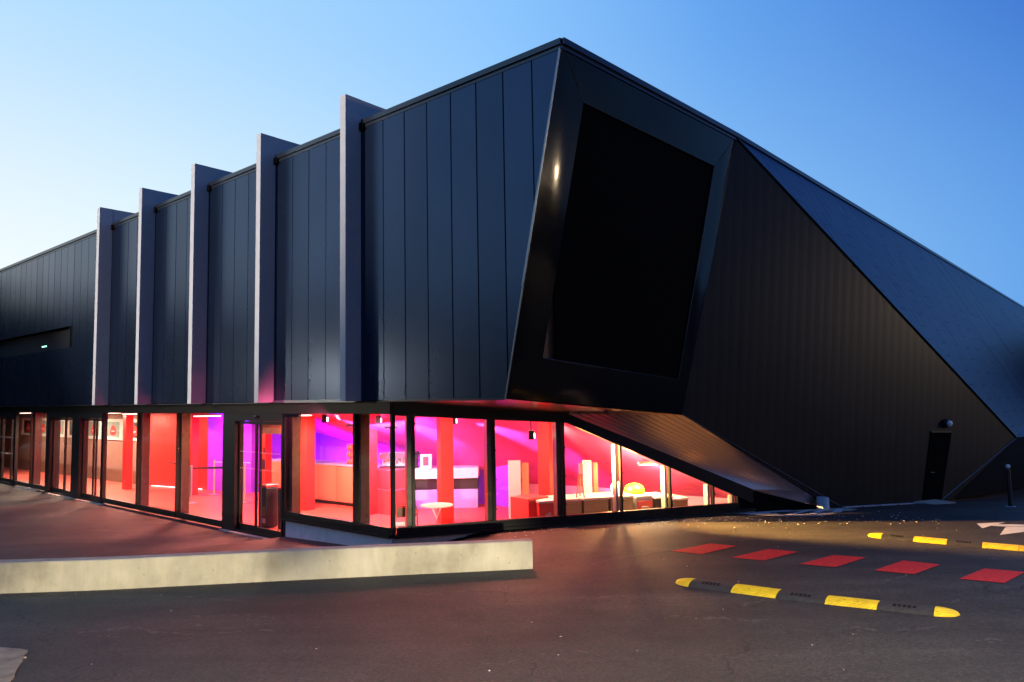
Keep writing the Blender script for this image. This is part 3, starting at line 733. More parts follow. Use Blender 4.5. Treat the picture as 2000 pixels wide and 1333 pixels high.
glow('slope_fill_lamp', VV(-1.6, 1.6, 2.38), (1, .15, .35), 12, 1.2, .1, (.1, .9, -.45), 'crimson flood lamp under the ceiling near the glass corner')
spot_bar(VV(2.70, .55, 1.92), (1, -.10, -.10), (1, .50, .12), 4600, 'ledo', 'golden spot lamp close behind the angled glass, aimed outwards', size=R_(62), blend=.7)
def ceiling_light(p, label, L1=.75, e_=18, colr=(1, .25, .16)):
    e = thing('ceiling_light', label, 'lamp', p, 'strip lights under the lobby ceiling')
    mb = MB(); mb.cbox(p-UP*.0, L1, .1, .04, 0); mb.build('housing', M['white'], e)
    mb = MB(); mb.cbox(p-UP*.02, L1-.04, .08, .018, 0); mb.build('diffuser', M['led'], e)
    ld = bpy.data.lights.new('tube', 'AREA'); ld.shape = 'RECTANGLE'; ld.size = L1; ld.size_y = .1; ld.energy = e_*8; ld.color = colr
    o = bpy.data.objects.new('lamp_light', ld); col.objects.link(o); o.parent = e; o.location = (0, 0, -.03)
ceiling_light(W(9.6, 1.7, 2.30), 'strip light over the queue barrier', e_=60)
ceiling_light(W(5.4, 1.7, 2.33), 'strip light over the end of the bar counter', e_=60)
ceiling_light(W(13.2, 1.3, 2.36), 'strip light over the door beside the poster wall', e_=38)
ceiling_light(W(2.2, 1.5, 2.40), 'strip light over the glass corner', e_=42)
ceiling_light(VV(2.4, 1.0, 2.38), 'strip light over the red cube', e_=34)
ceiling_light(W(15.3, 1.4, 2.38), 'added strip light over the middle door unit', e_=40, colr=(1, .6, .42))  # unseen lamp added to brighten the far bays
ceiling_light(W(18.0, 1.1, 2.38), 'strip light over the poster wall', e_=34, colr=(1, .72, .5))
ceiling_light(W(22.5, 1.0, 2.38), 'strip light at the dim end of the poster wall', e_=30, colr=(1, .72, .5))
ceiling_light(VV(5.2, .75, 1.30), 'warm strip light over the last freezers', L1=.5, e_=16, colr=(1, .7, .35))
glow('flood_lamp', W(7.4, 4.35, .55), (.40, .03, 1), 90, 3.2, .2, tuple(dP*.9+UP*.55), 'violet flood lamp behind the bar counter')
glow('flood_lamp', W(10.9, 2.5, 2.40), (.45, .04, 1), 28, .8, .2, tuple(dP*.8-UP*.6), 'violet flood lamp beside the red lobby wall')
glow('flood_lamp', VV(.6, 4.3, 2.0), (1, .25, .85), 55, 1.2, .2, (.3, .8, -.6), 'pink flood lamp over the low pale wall')
glow('flood_lamp', VV(-.3, 3.6, 2.1), (.70, .78, 1), 20, .7, .3, (.1, .2, -1), 'cool white lamp over the coffee machine')

# ------------------------------------------------------------------ lobby furniture
ctr = thing('bar_counter', 'long salmon fronted bar counter behind the entrance door', 'counter', W(6.8, 3.2))
a, b = W(9.0, 3.15), W(4.55, 3.38); u = (b-a).normalized(); nn = V3((-u.y, u.x, 0)); Lc = (b-a).length
n_p = 6
for i in range(n_p):
    mb = MB(); mb.box(a+u*(i*Lc/n_p+.008)+UP*.1, u*(Lc/n_p-.016), nn*.5, UP*.90); mb.build('front_panel', M['salmon'], ctr, bevel=.004)
mb = MB(); mb.box(a+nn*.08, u*Lc, nn*.4, UP*.1); mb.build('kick_board', M['fascia'], ctr)
mb = MB(); mb.box(a-nn*.03+UP*1.0, u*Lc, nn*.62, UP*.045); mb.build('counter_top', M['bluegrey'], ctr, bevel=.004)
blk = thing('till_desk', 'stepped red till desk with a high cash shelf, beside the bar counter', 'desk', W(3.9, 3.1))
mb = MB(); p = W(4.5, 3.05); mb.box(p, -dL*.95, dP*.6, UP*.56); mb.build('base', M['redlam'], blk, bevel=.004)
mb = MB(); mb.box(p+dP*.12+UP*.56, -dL*.72, dP*.45, UP*.44); mb.build('cash_shelf', M['redlam'], blk, bevel=.004)
bc = thing('back_counter', 'blue grey service counter carrying the coffee machine', 'counter', V3((-2.3, 17.4, 0)))
mb = MB(); p = V3((-3.6, 17.55, 0)); mb.box(p+UP*.0, V3((2.7, .05, 0)), V3((0, .6, 0)), UP*.45); mb.build('base', M['bluegrey'], bc)
mb = MB(); mb.box(p+V3((0, .05, .45)), V3((2.7, .05, 0)), V3((0, .5, 0)), UP*.27); mb.build('shelf_recess', M['blackpl'], bc)
mb = MB(); mb.box(p+V3((-.02, -.04, .72)), V3((2.74, .05, 0)), V3((0, .7, 0)), UP*.25); mb.build('counter_top', M['white'], bc, bevel=.005)
cm = thing('coffee_machine', 'chrome two group coffee machine on the service counter', 'coffee machine', V3((-2.95, 17.75, .97)))
mb = MB(); o = V3((-3.32, 17.62, 0))
mb.prism([o+V3((0, 0, 1.22)), o+V3((.05, 0, 1.34)), o+V3((.20, 0, 1.37)), o+V3((.72, 0, 1.38)), o+V3((.78, 0, 1.24)), o+V3((.7, 0, 1.2)), o+V3((.06, 0, 1.19))], V3((0, .38, 0))); mb.build('body', M['chrome'], cm, bevel=.01)
mb = MB(); mb.box(o+V3((.08, .15, 1.0)), V3((.64, 0, 0)), V3((0, .22, 0)), UP*.2); mb.build('back_panel', M['white'], cm)
mb = MB(); mb.box(o+V3((.02, -.04, .975)), V3((.74, 0, 0)), V3((0, .4, 0)), UP*.055); mb.build('drip_tray', M['blackpl'], cm)
for x in (.16, .30, .44, .58):
    mb = MB(); mb.lathe(o+V3((x, .04, 1.12)), [(.02, 0), (.04, .02), (.04, .08)], 10); mb.tube([o+V3((x, .04, 1.15)), o+V3((x, -.1, 1.13))], .012, 6); mb.build('brew_group', M['chrome'], cm)
gr = thing('coffee_grinder', 'dark coffee grinder standing beside the coffee machine', 'grinder', V3((-2.42, 17.75, .97)))
mb = MB(); mb.lathe(V3((-2.42, 17.75, .97)), [(.09, 0), (.09, .03), (.06, .05), (.07, .22), (.05, .24), (.09, .38), (.09, .4)], 14); mb.build('body', M['blackpl'], gr)
wb = thing('menu_stand', 'pale stand with a narrow red window on the service counter', 'display', V3((-2.1, 17.4, .97)))
mb = MB(); o = V3((-2.27, 17.5, .97))
for q_ in (((0, 0, 0), .06, .34), ((.20, 0, 0), .07, .34)): mb.box(o+V3(q_[0]), V3((q_[1], 0, 0)), V3((0, .12, 0)), UP*q_[2])
mb.box(o+V3((.06, 0, 0)), V3((.14, 0, 0)), V3((0, .12, 0)), UP*.07); mb.box(o+V3((.06, 0, .29)), V3((.14, 0, 0)), V3((0, .12, 0)), UP*.05); mb.build('frame', M['white'], wb)
mb = MB(); mb.box(o+V3((.06, .03, .07)), V3((.14, 0, 0)), V3((0, .02, 0)), UP*.22); mb.build('window_pane', M['redlam'], wb)
ct = thing('bottle_stack', 'pyramid stack of red bottles with silver caps on the bar counter', 'bottles', W(5.3, 3.45, 1.045))
for lev in range(3):
    for i in range(3):
        for j in range(2):
            q = W(5.72-i*.085, 3.42+j*.09, 1.046+lev*.17)
            mb = MB(); mb.lathe(q, [(.034, 0), (.036, .01), (.036, .10), (.014, .135), (.014, .15)], 10); bo = mb.build('bottle', M['redlam'], ct, smooth=True)
            mb = MB(); mb.lathe(q+UP*.15, [(.017, 0), (.017, .02)], 8); mb.build('cap', M['chrome'], bo)
# queue barriers
def stanchion(p, label):
    e = thing('queue_post', label, 'barrier post', p, 'queue posts inside the entrance')
    mb = MB(); mb.lathe(p, [(.16, .005), (.16, .015), (.05, .035), (.025, .05)], 20); mb.build('base', M['steelpost'], e, smooth=True)
    mb = MB(); mb.lathe(p, [(.03, .04), (.03, .93), (.035, .935), (.035, .99), (.02, 1.0)], 16); mb.build('post', M['steelpost'], e, smooth=True)
    return e
sA, sB, sC = W(9.66, 1.31), W(8.57, 2.23), W(10.81, 2.55)
stanchion(sA, 'queue post near the glass, with a dark belt running both ways')
stanchion(sB, 'queue post just inside the door, behind the litter bins')
stanchion(sC, 'queue post standing against the violet wall')
def belt(a, b, z, m, label, h=.05):
    mb = MB(); d_ = (b-a).normalized(); mb.box(a+d_*.04+UP*z, (b-a)-d_*.08, V3((-d_.y, d_.x, 0))*.004, UP*h); o = mb.build('queue_belt', M[m]); tag(o, label, 'belt', 'belts between the queue posts')
belt(sA, sB, .90, 'blackpl', 'dark queue belt stretched from the glass side post to the door post')
belt(W(12.3, 1.9), sA, .90, 'blackpl', 'dark queue belt running towards the red lobby wall')
belt(sC, W(9.5, 2.95), .93, 'white', 'pale queue belt along the violet wall', .02)
# litter bins behind the door
def bin_(p, label, lm):
    e = thing('litter_bin', label, 'bin', p, 'litter bins inside the entrance')
    mb = MB(); mb.cbox(p, .30, .30, .84, rzL); mb.build('body', M[lm], e, bevel=.03)
    mb = MB(); mb.cbox(p+UP*.84, .33, .33, .06, rzL); mb.build('lid', M['redlam'], e, bevel=.02)
    return e
b1 = bin_(W(4.78, .62), 'black litter bin with an orange sticker and a white label', 'blackpl')
q = W(4.78, .62); mb = MB(); mb.box(q-dP*.156+dL*-.02+UP*.24, -dL*.12, dP*.002, UP*.20); mb.build('sticker', M['brown'], b1)
mb = MB(); mb.box(q-dP*.156+dL*-.02+UP*.10, -dL*.13, dP*.002, UP*.10); mb.build('paper_label', M['paper'], b1)
e = thing('litter_bin', 'round brown grey litter bin beside the black one', 'bin', W(4.25, .72), 'litter bins inside the entrance')
mb = MB(); mb.lathe(W(4.25, .72), [(.15, .004), (.17, .02), (.17, .82)], 24); mb.build('body', M['post'], e, smooth=True)
mb = MB(); mb.lathe(W(4.25, .72, .82), [(.18, 0), (.18, .04), (.12, .08)], 24); mb.build('lid', M['redlam'], e, smooth=True)
sg = thing('hanging_sign', 'plain brown board hanging from the ceiling over the door', 'sign', W(6.9, 1.9, 2.0))
mb = MB(); mb.box(W(7.35, 1.9, 1.86), -dL*1.0, dP*.05, UP*.42); mb.build('board', M['brown'], sg)
mb = MB(); mb.tube([W(7.2, 1.92, 2.28), W(7.2, 1.92, 2.47)], .008, 6); mb.tube([W(6.5, 1.92, 2.28), W(6.5, 1.92, 2.47)], .008, 6); mb.build('hanger', M['blackpl'], sg)
# cafe table and chair just inside the corner
tp = V3((-1.42, 13.15, 0))
tb = thing('cafe_table', 'white round cafe table with splayed wire legs near the glass corner', 'table', tp)
mb = MB(); mb.lathe(tp+UP*.725, [(.29, 0), (.30, .006), (.30, .018), (.29, .022)], 32); mb.build('tabletop', M['white'], tb, smooth=True)
for k in range(4):
    th = PI/4+k*PI/2; mb = MB(); mb.tube([tp+V3((math.cos(th)*.12, math.sin(th)*.12, .72)), tp+V3((math.cos(th+PI)*.05, math.sin(th+PI)*.05, .40)), tp+V3((math.cos(th)*.26, math.sin(th)*.26, .006))], .009, 8); mb.build('leg', M['white'], tb)
cp = V3((-1.92, 12.78, 0))
ch = thing('cafe_chair', 'brown metal cafe chair with a pale seat, pulled up to the round table', 'chair', cp)
ax = V3((math.cos(.25), math.sin(.25), 0)); ay = V3((-ax.y, ax.x, 0))
mb = MB(); mb.box(cp-ax*.2-ay*.02+UP*.43, ax*.4, ay*.38, UP*.025); mb.build('seat', M['white'], ch, bevel=.008)
mb = MB(); pts = [cp-ax*.20+UP*.005, cp-ax*.20-ay*.0+UP*.70, cp-ax*.17-ay*.03+UP*.79, cp+ax*.17-ay*.03+UP*.79, cp+ax*.20+UP*.70, cp+ax*.20+UP*.005]; mb.tube(pts, .011, 8); mb.build('back_frame', M['brown'], ch, smooth=True)
mb = MB(); mb.box(cp-ax*.17-ay*.03+UP*.60, ax*.34, ay*.012, UP*.17); mb.build('backrest', M['brown'], ch, bevel=.004)
for sx in (-.19, .19):
    mb = MB(); mb.tube([cp+ax*sx+ay*.34+UP*.43, cp+ax*sx+ay*.37+UP*.005], .011, 8); mb.build('leg', M['brown'], ch)
# red cube
qb = thing('red_plinth_block', 'large plain red cube standing just behind the angled glass', 'block', V3((.25, 13.9, 0)))
mb = MB(); mb.cbox(V3((.28, 14.02, 0)), .52, .52, .75, .72); mb.build('block', M['redlam'], qb, bevel=.006)
# totem boards
for (p, z1, w, lb) in ((V3((.0, 15.35, 0)), 1.28, .26, 'tall white totem board standing behind the red cube'), (V3((1.55, 15.4, 0)), 1.25, .17, 'narrow white totem board behind the chest freezers')):
    e = thing('totem_board', lb, 'display board', p, 'totem boards by the leaning wall')
    mb = MB(); mb.cbox(p+UP*.04, w, .1, z1, .1); mb.build('panel', M['white'], e, bevel=.004)
    mb = MB(); mb.cbox(p+V3((w*.5+.10, .12, .04)), w*.55, .1, z1-.06, .1); mb.build('rear_panel', M['salmon'], e)
    mb = MB(); mb.cbox(p, w+.25, .4, .04, .1); mb.build('foot', M['blackpl'], e)
# floor easel
ep = V3((1.18, 13.95, 0)); es = thing('easel', 'leaning tripod easel in front of the chest freezers', 'easel', ep)
for a_, b_ in (((-.10, 0, 0), (.10, .08, 1.28)), ((.24, 0, 0), (.10, .08, 1.28)), ((.1, .45, 0), (.10, .1, 1.26))):
    mb = MB(); mb.tube([ep+V3(a_)+UP*.005, ep+V3(b_)], .014, 8); mb.build('leg', M['salmon'], es)
mb = MB(); mb.cbox(ep+V3((.10, .07, 1.16)), .06, .05, .2, 0); mb.build('clamp', M['white'], es)
# chest freezers
def freezer(s0, w, label, m='freezer', h=.72, lid='white'):
    e = thing('chest_freezer', label, 'freezer', VV(s0+w/2, 1.1), 'chest freezers lined up behind the angled glass')
    mb = MB(); mb.box(VV(s0, .8, .06), dR*w, dI*.6, UP*(h-.12)); mb.build('body', M[m], e, bevel=.012)
    mb = MB(); mb.box(VV(s0-.01, .78, h-.06), dR*(w+.02), dI*.64, UP*.05); mb.build('lid', M[lid], e, bevel=.01)
    mb = MB(); mb.box(VV(s0+.02, .83, .004), dR*(w-.04), dI*.54, UP*.056); mb.build('base', M['blackpl'], e)
    for i in range(7):
        mb = MB(); mb.box(VV(s0+.03, .79, .10+i*.025), dR*(w-.06), dI*.01, UP*.010); mb.build('grille_slat', M['steelpost'], e)
    return e
f0 = freezer(2.85, .30, 'narrow freezer with a red and white printed front, beside the red cube', 'redlam')
mb = MB(); mb.prism([VV(2.93, .785, .12), VV(2.97, .785, .45), VV(3.08, .785, .50), VV(3.11, .785, .15), VV(3.02, .785, .28)], dI*.004); mb.build('printed_figure', M['paper'], f0)
freezer(3.22, .50, 'chest freezer below the easel, second from the red cube')
freezer(3.76, .52, 'chest freezer below the narrow totem board')
freezer(4.32, .50, 'chest freezer just before the one with the red sign')
f4 = freezer(4.88, .36, 'chest freezer with a red front sign showing a white heart', 'white', .70)
freezer(5.30, .36, 'dark fronted chest freezer past the red sign', 'blackpl', .66)
freezer(5.70, .34, 'last chest freezer at the narrow end of the glass', 'freezer', .60)
# small sign: red panel with a white heart outline and a word
mb = MB(); mb.box(VV(4.90, .775, .16), dR*.32, dI*.012, UP*.42); sgn = mb.build('sign_panel', M['redlam'], f4)
def fpt(x, z): return VV(5.06+x, .770, .42+z)
for sc_, r_ in ((1.0, .008), (.58, .007)):
    pts = []
    for i in range(33):
        th = PI+2*PI*(i/32)*.96+.12
        pts.append(fpt(.0048*sc_*16*math.sin(th)**3, .0048*sc_*(13*math.cos(th)-5*math.cos(2*th)-2*math.cos(3*th)-math.cos(4*th))))
    mb = MB(); mb.tube(pts, r_, 6); mb.build('heart', M['paper'], sgn)
mb = MB()
for i, ww in enumerate((.02, .008, .018, .014)): mb.box(fpt(-.055+i*.028, -.155), dR*ww, dI*.003, UP*.04)
mb.build('lettering', M['paper'], sgn)
# yellow dome and small lamp on the freezers
dm = thing('yellow_dome_lid', 'glossy yellow dome lid lying on the freezer with the red sign', 'dome', VV(5.0, 1.1, .70))
mb = MB(); mb.lathe(VV(5.0, 1.1, .702), [(.20, 0), (.205, .03), (.20, .09), (.16, .15), (.09, .185), (.01, .20)], 24); mb.build('dome', M['yellowpl'], dm, smooth=True)
gl_ = thing('glowing_globe_lamp', 'round glowing globe lamp standing beside the yellow dome', 'lamp', VV(4.58, 1.1, .72))
M['globe'] = mat('lit_globe', (1, .95, .8), .4, emit=(1, .9, .62), estr=6)
mb = MB(); mb.ball(VV(4.58, 1.05, .84), .115, 16); mb.build('globe', M['globe'], gl_, smooth=True)
ld = bpy.data.lights.new('globe', 'POINT'); ld.energy = 260; ld.color = (1, .46, .15); ld.shadow_soft_size = .05
o = bpy.data.objects.new('lamp_light', ld); col.objects.link(o); o.parent = gl_; o.location = VV(4.58, .95, 1.0)-VV(4.58, 1.1, .72)
mb = MB(); mb.lathe(VV(4.58, 1.05, .722), [(.06, 0), (.05, .02)], 12); mb.build('base', M['white'], gl_)
# posters and tan wall built indoors in place of a reflection in the glass
a, b = W(31, 1.9), W(14.9, 2.45); u = (b-a).normalized(); nn = V3((u.y, -u.x, 0))
lbls = ['farthest framed red poster of the reflected row', 'second framed poster from the far end of the reflected row', 'third framed poster from the far end of the reflected row', 'middle framed poster of the reflected row, level with the far double door',
        'reflected framed poster seen between the two door units', 'second reflected poster from the red lobby wall', 'reflected poster nearest the red lobby wall']
for i in range(7):
    o = a+u*(4.9+i*1.58)+nn*.02+UP*1.42
    e = thing('reflected_poster', lbls[i], 'poster', o, 'row of posters built in place of a reflection')
    mb = MB(); mb.box(o, u*1.50, nn*.03, UP*.10); mb.box(o+UP*.62, u*1.50, nn*.03, UP*.10); mb.box(o+UP*.1, u*.22, nn*.03, UP*.52); mb.box(o+UP*.1+u*1.28, u*.22, nn*.03, UP*.52); mb.build('frame', M['paper'], e)
    mb = MB(); mb.box(o+UP*.1+u*.22, u*1.06, nn*.012, UP*.52); mb.build('print', M['greenprint'] if i % 3 else M['blackpl'], e)
    mb = MB(); cx, cz = .75, .34
    mb.prism([o+nn*.013+u*(cx+x)+UP*(cz+z) for x, z in ((-.24, -.06), (-.20, -.16), (-.1, -.19), (.1, -.19), (.20, -.15), (.25, -.05), (.2, .06), (.1, .14), (-.02, .17), (-.13, .12), (-.2, .02))], nn*.002); mb.build('red_shape', M['redprint'], e)
    mb = MB(); mb.box(o+nn*.016+u*.62+UP*.28, u*.26, nn*.002, UP*.035); mb.build('pale_stripe', M['paper'], e)
mb = MB(); mb.box(W(30.9, 1.88, .0)+nn*.01, W(15.0, 2.42)-W(30.9, 1.88), nn*.01, UP*.42); mb.build('dado', M['brown'], B)

# ------------------------------------------------------------------ outside things
# low concrete wall
pts = [(-11.5, 8.70), (-8.2, 8.97), (-6.42, 9.109), (-5.2, 9.22), (-4.03, 9.44), (-3.03, 9.62), (-1.85, 9.82), (-.74, 10.0), (.235, 10.16)]
th = .20; mb = MB(); base = len(mb.v)
fine = []
for i in range(len(pts)-1):
    for k in range(4): u = k/4; fine.append((pts[i][0]+(pts[i+1][0]-pts[i][0])*u, pts[i][1]+(pts[i+1][1]-pts[i][1])*u))
fine.append(pts[-1])
for i, (x, y) in enumerate(fine):
    a = fine[max(0, i-1)]; b = fine[min(len(fine)-1, i+1)]; d_ = V3((b[0]-a[0], b[1]-a[1], 0)).normalized(); n_ = V3((-d_.y, d_.x, 0))
    zt = lerp([-11, -6.4, -1.8, .3], [.76, .72, .685, .665], x)
    c = .012
    for q, z in ((V3((x, y, 0)), -.1), (V3((x, y, 0)), zt-c), (V3((x, y, 0))+n_*c, zt), (V3((x, y, 0))+n_*(th-c), zt), (V3((x, y, 0))+n_*th, zt-c), (V3((x, y, 0))+n_*th, -.1)):
        mb.v.append((q.x, q.y, z))
n_ = len(fine)
for i in range(n_-1):
    for k in range(5): a = i*6+k; mb.f.append((a, a+6, a+7, a+1)); mb.m.append(0)
mb.f += [(0, 1, 2, 3, 4, 5), tuple((n_-1)*6+k for k in range(5, -1, -1))]; mb.m += [0, 0]
mb.origin = (-4, 9.4, 0)
tag(mb.build('low_concrete_wall', M['concrete'], smooth=False), 'long low pale concrete wall curving across the car park before the entrance', 'wall')
# red chequer squares
def ground_quad(pts, off, nsub=6):
    mb = MB(); a, b, c, d = [V3((p[0], p[1], 0)) for p in pts]
    for i in range(nsub+1):
        for j in range(nsub+1):
            p = a.lerp(b, i/nsub).lerp(d.lerp(c, i/nsub), j/nsub); mb.v.append((p.x, p.y, gz(p.x, p.y)+off))
    for i in range(nsub):
        for j in range(nsub): k = i*(nsub+1)+j; mb.f.append((k, k+nsub+1, k+nsub+2, k+1)); mb.m.append(0)
    return mb
reds = [[(2.275, 10.711), (2.993, 11.22), (3.343, 11.004), (2.66, 10.46)], [(3.014, 10.201), (3.72, 10.739), (4.063, 10.502), (3.384, 9.971)],
        [(3.773, 9.72), (4.459, 10.25), (4.813, 10.048), (4.153, 9.503)], [(4.55, 9.287), (5.206, 9.824), (5.542, 9.545), (4.918, 9.05)],
        [(5.311, 8.784), (5.95, 9.29), (6.30, 9.06), (5.7, 8.554)], [(6.06, 8.29), (6.72, 8.78), (7.06, 8.54), (6.44, 8.04)]]
rl = ['red painted rectangle nearest the low concrete wall', 'second red painted rectangle from the concrete wall', 'middle red painted rectangle between the two speed bumps', 'fourth red painted rectangle, beyond the middle of the near speed bump', 'last red painted rectangle in view, cut by the picture edge', 'red painted rectangle past the end of the visible row']
for q, lb in zip(reds[:5], rl):
    o = ground_quad(q, .006); o.origin = (q[0][0], q[0][1], 0); tag(o.build('red_road_marking', M['redmark'], fixn=False), lb, 'road marking', 'red rectangles painted across the car park lane')
# speed bumps
def speed_bump(p0, dirv, n_mod, modlen, w, label, start_black=True, end_cap=True):
    d_ = V3((dirv[0], dirv[1], 0)).normalized(); a_ = V3((-d_.y, d_.x, 0)); p0 = V3((p0[0], p0[1], 0))
    e = thing('speed_bump', label, 'speed bump', V3((p0.x, p0.y, gz(p0.x, p0.y))))
    def prof(v): return .05*max(0, 1-(2*v-1)**2)**.62
    def piece(l0, l1, name, m, cap=0):
        mb = MB(); NN, MM_ = 12, 14
        for i in range(NN+1):
            u = i/NN; l = l0+(l1-l0)*u
            if cap == -1: ww = math.sqrt(max(0.002, 1-(1-u)**2))
            elif cap == 1: ww = math.sqrt(max(0.002, 1-u**2))
            else: ww = 1
            for j in range(MM_+1):
                v = j/MM_; q = p0+d_*l+a_*(w*(v-.5)*ww)
                mb.v.append((q.x, q.y, gz(q.x, q.y)+.002+prof(v)*(ww**.8)))
        for i in range(NN):
            for j in range(MM_): k = i*(MM_+1)+j; mb.f.append((k, k+MM_+1, k+MM_+2, k+1)); mb.m.append(0)
        for i0 in (0, NN):
            row = [i0*(MM_+1)+j for j in range(MM_+1)]; mb.f.append(tuple(row)); mb.m.append(0)
        o = mb.build(name, M[m], e, smooth=True)
        if not cap:
            if m == 'bumpk':                    # rows of grip blocks on the road side
                gb = MB()
                for r in range(2):
                    for c in range(5):
                        q = p0+d_*(l0+(l1-l0)*(.30+c*.09))+a_*(w*(-.24+r*.10)); gb.cbox((q.x, q.y, gz(q.x, q.y)+.036+r*.006), .030, .022, .010, math.atan2(d_.y, d_.x))
                gb.build('grip_block', M['black'], o)
            else:
                gb = MB()
                for c in (.36, .62):
                    q = p0+d_*(l0+(l1-l0)*c)-a_*(w*.2); gb.lathe((q.x, q.y, gz(q.x, q.y)+.043), [(.010, 0), (.010, .004)], 8)
                gb.build('fixing_bolt', M['black'], o)
        return o
    piece(-.22, -.004, 'end_cap', 'bumpy', -1); l = 0
    for i in range(n_mod):
        piece(l, l+modlen-.006, 'rubber_module', 'bumpk' if i % 2 == 0 else 'bumpy'); l += modlen
    piece(l, l+.21, 'end_cap', 'bumpy', 1)
    return e
speed_bump((2.13, 8.79), (4.19-2.13, 7.36-8.79), 5, .502, .36, 'near black and yellow speed bump lying complete between two rounded ends')
speed_bump((5.80, 11.50), (7.12-6.11, 10.40-11.165), 4, .44, .34, 'far black and yellow speed bump beyond the red rectangles, by the white arrow')
# white arrow
def flat_poly(polys, m, name, label, cat, off=.006):
    mb = MB()
    for q in polys: mb.poly([(x, y, gz(x, y)+off) for x, y in q])
    mb.origin = (polys[0][0][0], polys[0][0][1], 0)
    return tag(mb.build(name, m, fixn=False), label, cat)
flat_poly([[(7.906, 12.476), (7.715, 12.036), (8.002, 12.245), (8.199, 12.371), (8.44, 12.545)], [(8.002, 12.245), (8.16, 12.162), (9.3, 12.05), (9.35, 12.17), (8.199, 12.371)],
           [(8.16, 12.120), (7.623, 11.471), (8.151, 11.681), (9.0, 12.0), (8.45, 12.115)]], M['whitemark'], 'arrow_marking', 'white direction arrow painted on the asphalt at the picture edge', 'road marking')
# pale concrete apron with stripes under the end of the soffit
flat_poly([[(4.55, 13.70), (4.9, 13.50), (5.66, 13.46), (6.73, 14.28), (6.74, 14.82), (5.6, 14.42)]], M['slabstone'], 'concrete_apron', 'pale concrete apron slab under the low end of the soffit', 'slab', .010)
flat_poly([[(4.2, 13.95), (4.75, 13.62), (5.5, 14.4), (5.3, 14.9)]], M['plinth'], 'paving_strip', 'grey striped paving strip beside the tip of the glazing', 'slab', .008)
for k in range(3):
    a0, b0 = (4.95+k*.52, 13.52+k*.13-.02*k), (5.75+k*.33, 14.30+k*.10)
    flat_poly([[(a0[0], a0[1]+.02), (a0[0]+.20, a0[1]+.06), (b0[0]+.16, b0[1]+.02), (b0[0], b0[1])]], M['whitemark'], 'apron_stripe', ('first', 'second', 'third')[k]+' pale stripe painted on the concrete apron, counted from the glazing tip', 'road marking', .016)
mb = MB(); q = V3((6.19, 14.6, gz(6.19, 14.6))); mb.lathe(q, [(.12, 0), (.12, .22), (.11, .24)], 20); mb.origin = q
tag(mb.build('concrete_post', M['plinth'], smooth=True), 'short round concrete post standing on the pale apron', 'post')
# bollard
bp_ = V3((9.843, 14.431, .3)); bp_.z = gz(bp_.x, bp_.y)
e = thing('bollard', 'slim black bollard with a white ball top near the fire door', 'bollard', bp_)
mb = MB(); mb.lathe(bp_, [(.06, 0), (.06, .02), (.038, .03), (.038, .74)], 14); mb.build('shaft', M['blackpl'], e, smooth=True)
mb = MB(); mb.ball(bp_+UP*.79, .042, 14); mb.build('ball_top', M['white'], e, smooth=True)
mb = MB(); mb.lathe(bp_, [(.09, .002), (.08, .012)], 12); mb.build('footing', M['plinth'], e)
# bulkhead lamp above the fire door
lp = V3((9.683, 16.139, 1.91))
e = thing('bulkhead_lamp', 'small round bulkhead lamp fixed above the fire door', 'lamp', lp)
mb = MB(); lo_ = lp+n2*.0
def disc(mb, o, n, prof, k=18):
    a = n.cross(UP).normalized(); b = n.cross(a); rings = []
    for r, z in prof:
        s0 = len(mb.v); rings.append(s0)
        for i in range(k): mb.v.append(tuple(o+n*z+(a*math.cos(2*PI*i/k)+b*math.sin(2*PI*i/k))*r))
    for q in range(len(rings)-1):
        for i in range(k): j = (i+1) % k; mb.f.append((rings[q]+i, rings[q]+j, rings[q+1]+j, rings[q+1]+i)); mb.m.append(0)
    mb.f.append(tuple(rings[-1]+i for i in range(k))); mb.m.append(0)
base_ = pj(lp, n2, K)
disc(mb, base_, n2, [(.10, 0), (.10, .06), (.09, .08)]); mb.build('housing', M['blackpl'], e, smooth=True)
mb = MB(); disc(mb, base_+n2*.09, n2, [(.07, 0), (.062, .03), (.035, .048), (.004, .05)]); mb.build('diffuser', M['white'], e, smooth=True)
# door step and kerb line at the foot of the side facade
q = base_; mb = MB(); p1, p2 = dq[3], dq[2]; o_f = V3((n2.x, n2.y, 0)).normalized()
zg = gz(p1.x, p1.y-.3)
mb.box(V3((p1.x, p1.y, zg-.06))-across*.25, (V3((p2.x, p2.y, zg-.06))-V3((p1.x, p1.y, zg-.06)))*1.1, o_f*.5, UP*.085)
mb.origin = V3((p1.x, p1.y, zg)); tag(mb.build('door_step', M['slabstone']), 'pale concrete step in front of the fire door', 'step')
for i in range(6):
    a = G.lerp(Nn, i/6+.01); b = G.lerp(Nn, (i+1)/6-.01); a = V3((a.x, a.y, gz(a.x, a.y)-.06))+o_f*.04; b = V3((b.x, b.y, gz(b.x, b.y)-.06))+o_f*.04
    mb = MB(); mb.box(a, b-a, o_f*.08, UP*.085); mb.build('kerb_stone', M['plinth'], B)
# trodden pale patch in the corner of the picture
pp = [(-6.5, 6.75), (-4.688, 6.672), (-4.459, 6.609), (-4.36, 6.56), (-4.319, 6.497), (-4.29, 6.40), (-4.234, 6.357), (-4.25, 6.31), (-4.207, 6.273), (-4.121, 6.091), (-4.05, 5.95), (-3.971, 5.824), (-3.90, 5.62), (-3.95, 5.4), (-3.8, 5.1), (-6.5, 5.0)]
mb = MB(); mb.prism([(x, y, gz(x, y)-.02) for x, y in pp], UP*.032); mb.origin = (-4.5, 6.2, .4)
M['patch'] = mat('sandy_concrete', (.30, .25, .18), .9, 0, .2, var=.3, vscale=7, bump=.6, bscale=60)
tag(mb.build('concrete_patch', M['patch']), 'sandy concrete patch with a broken edge in the asphalt corner', 'slab')
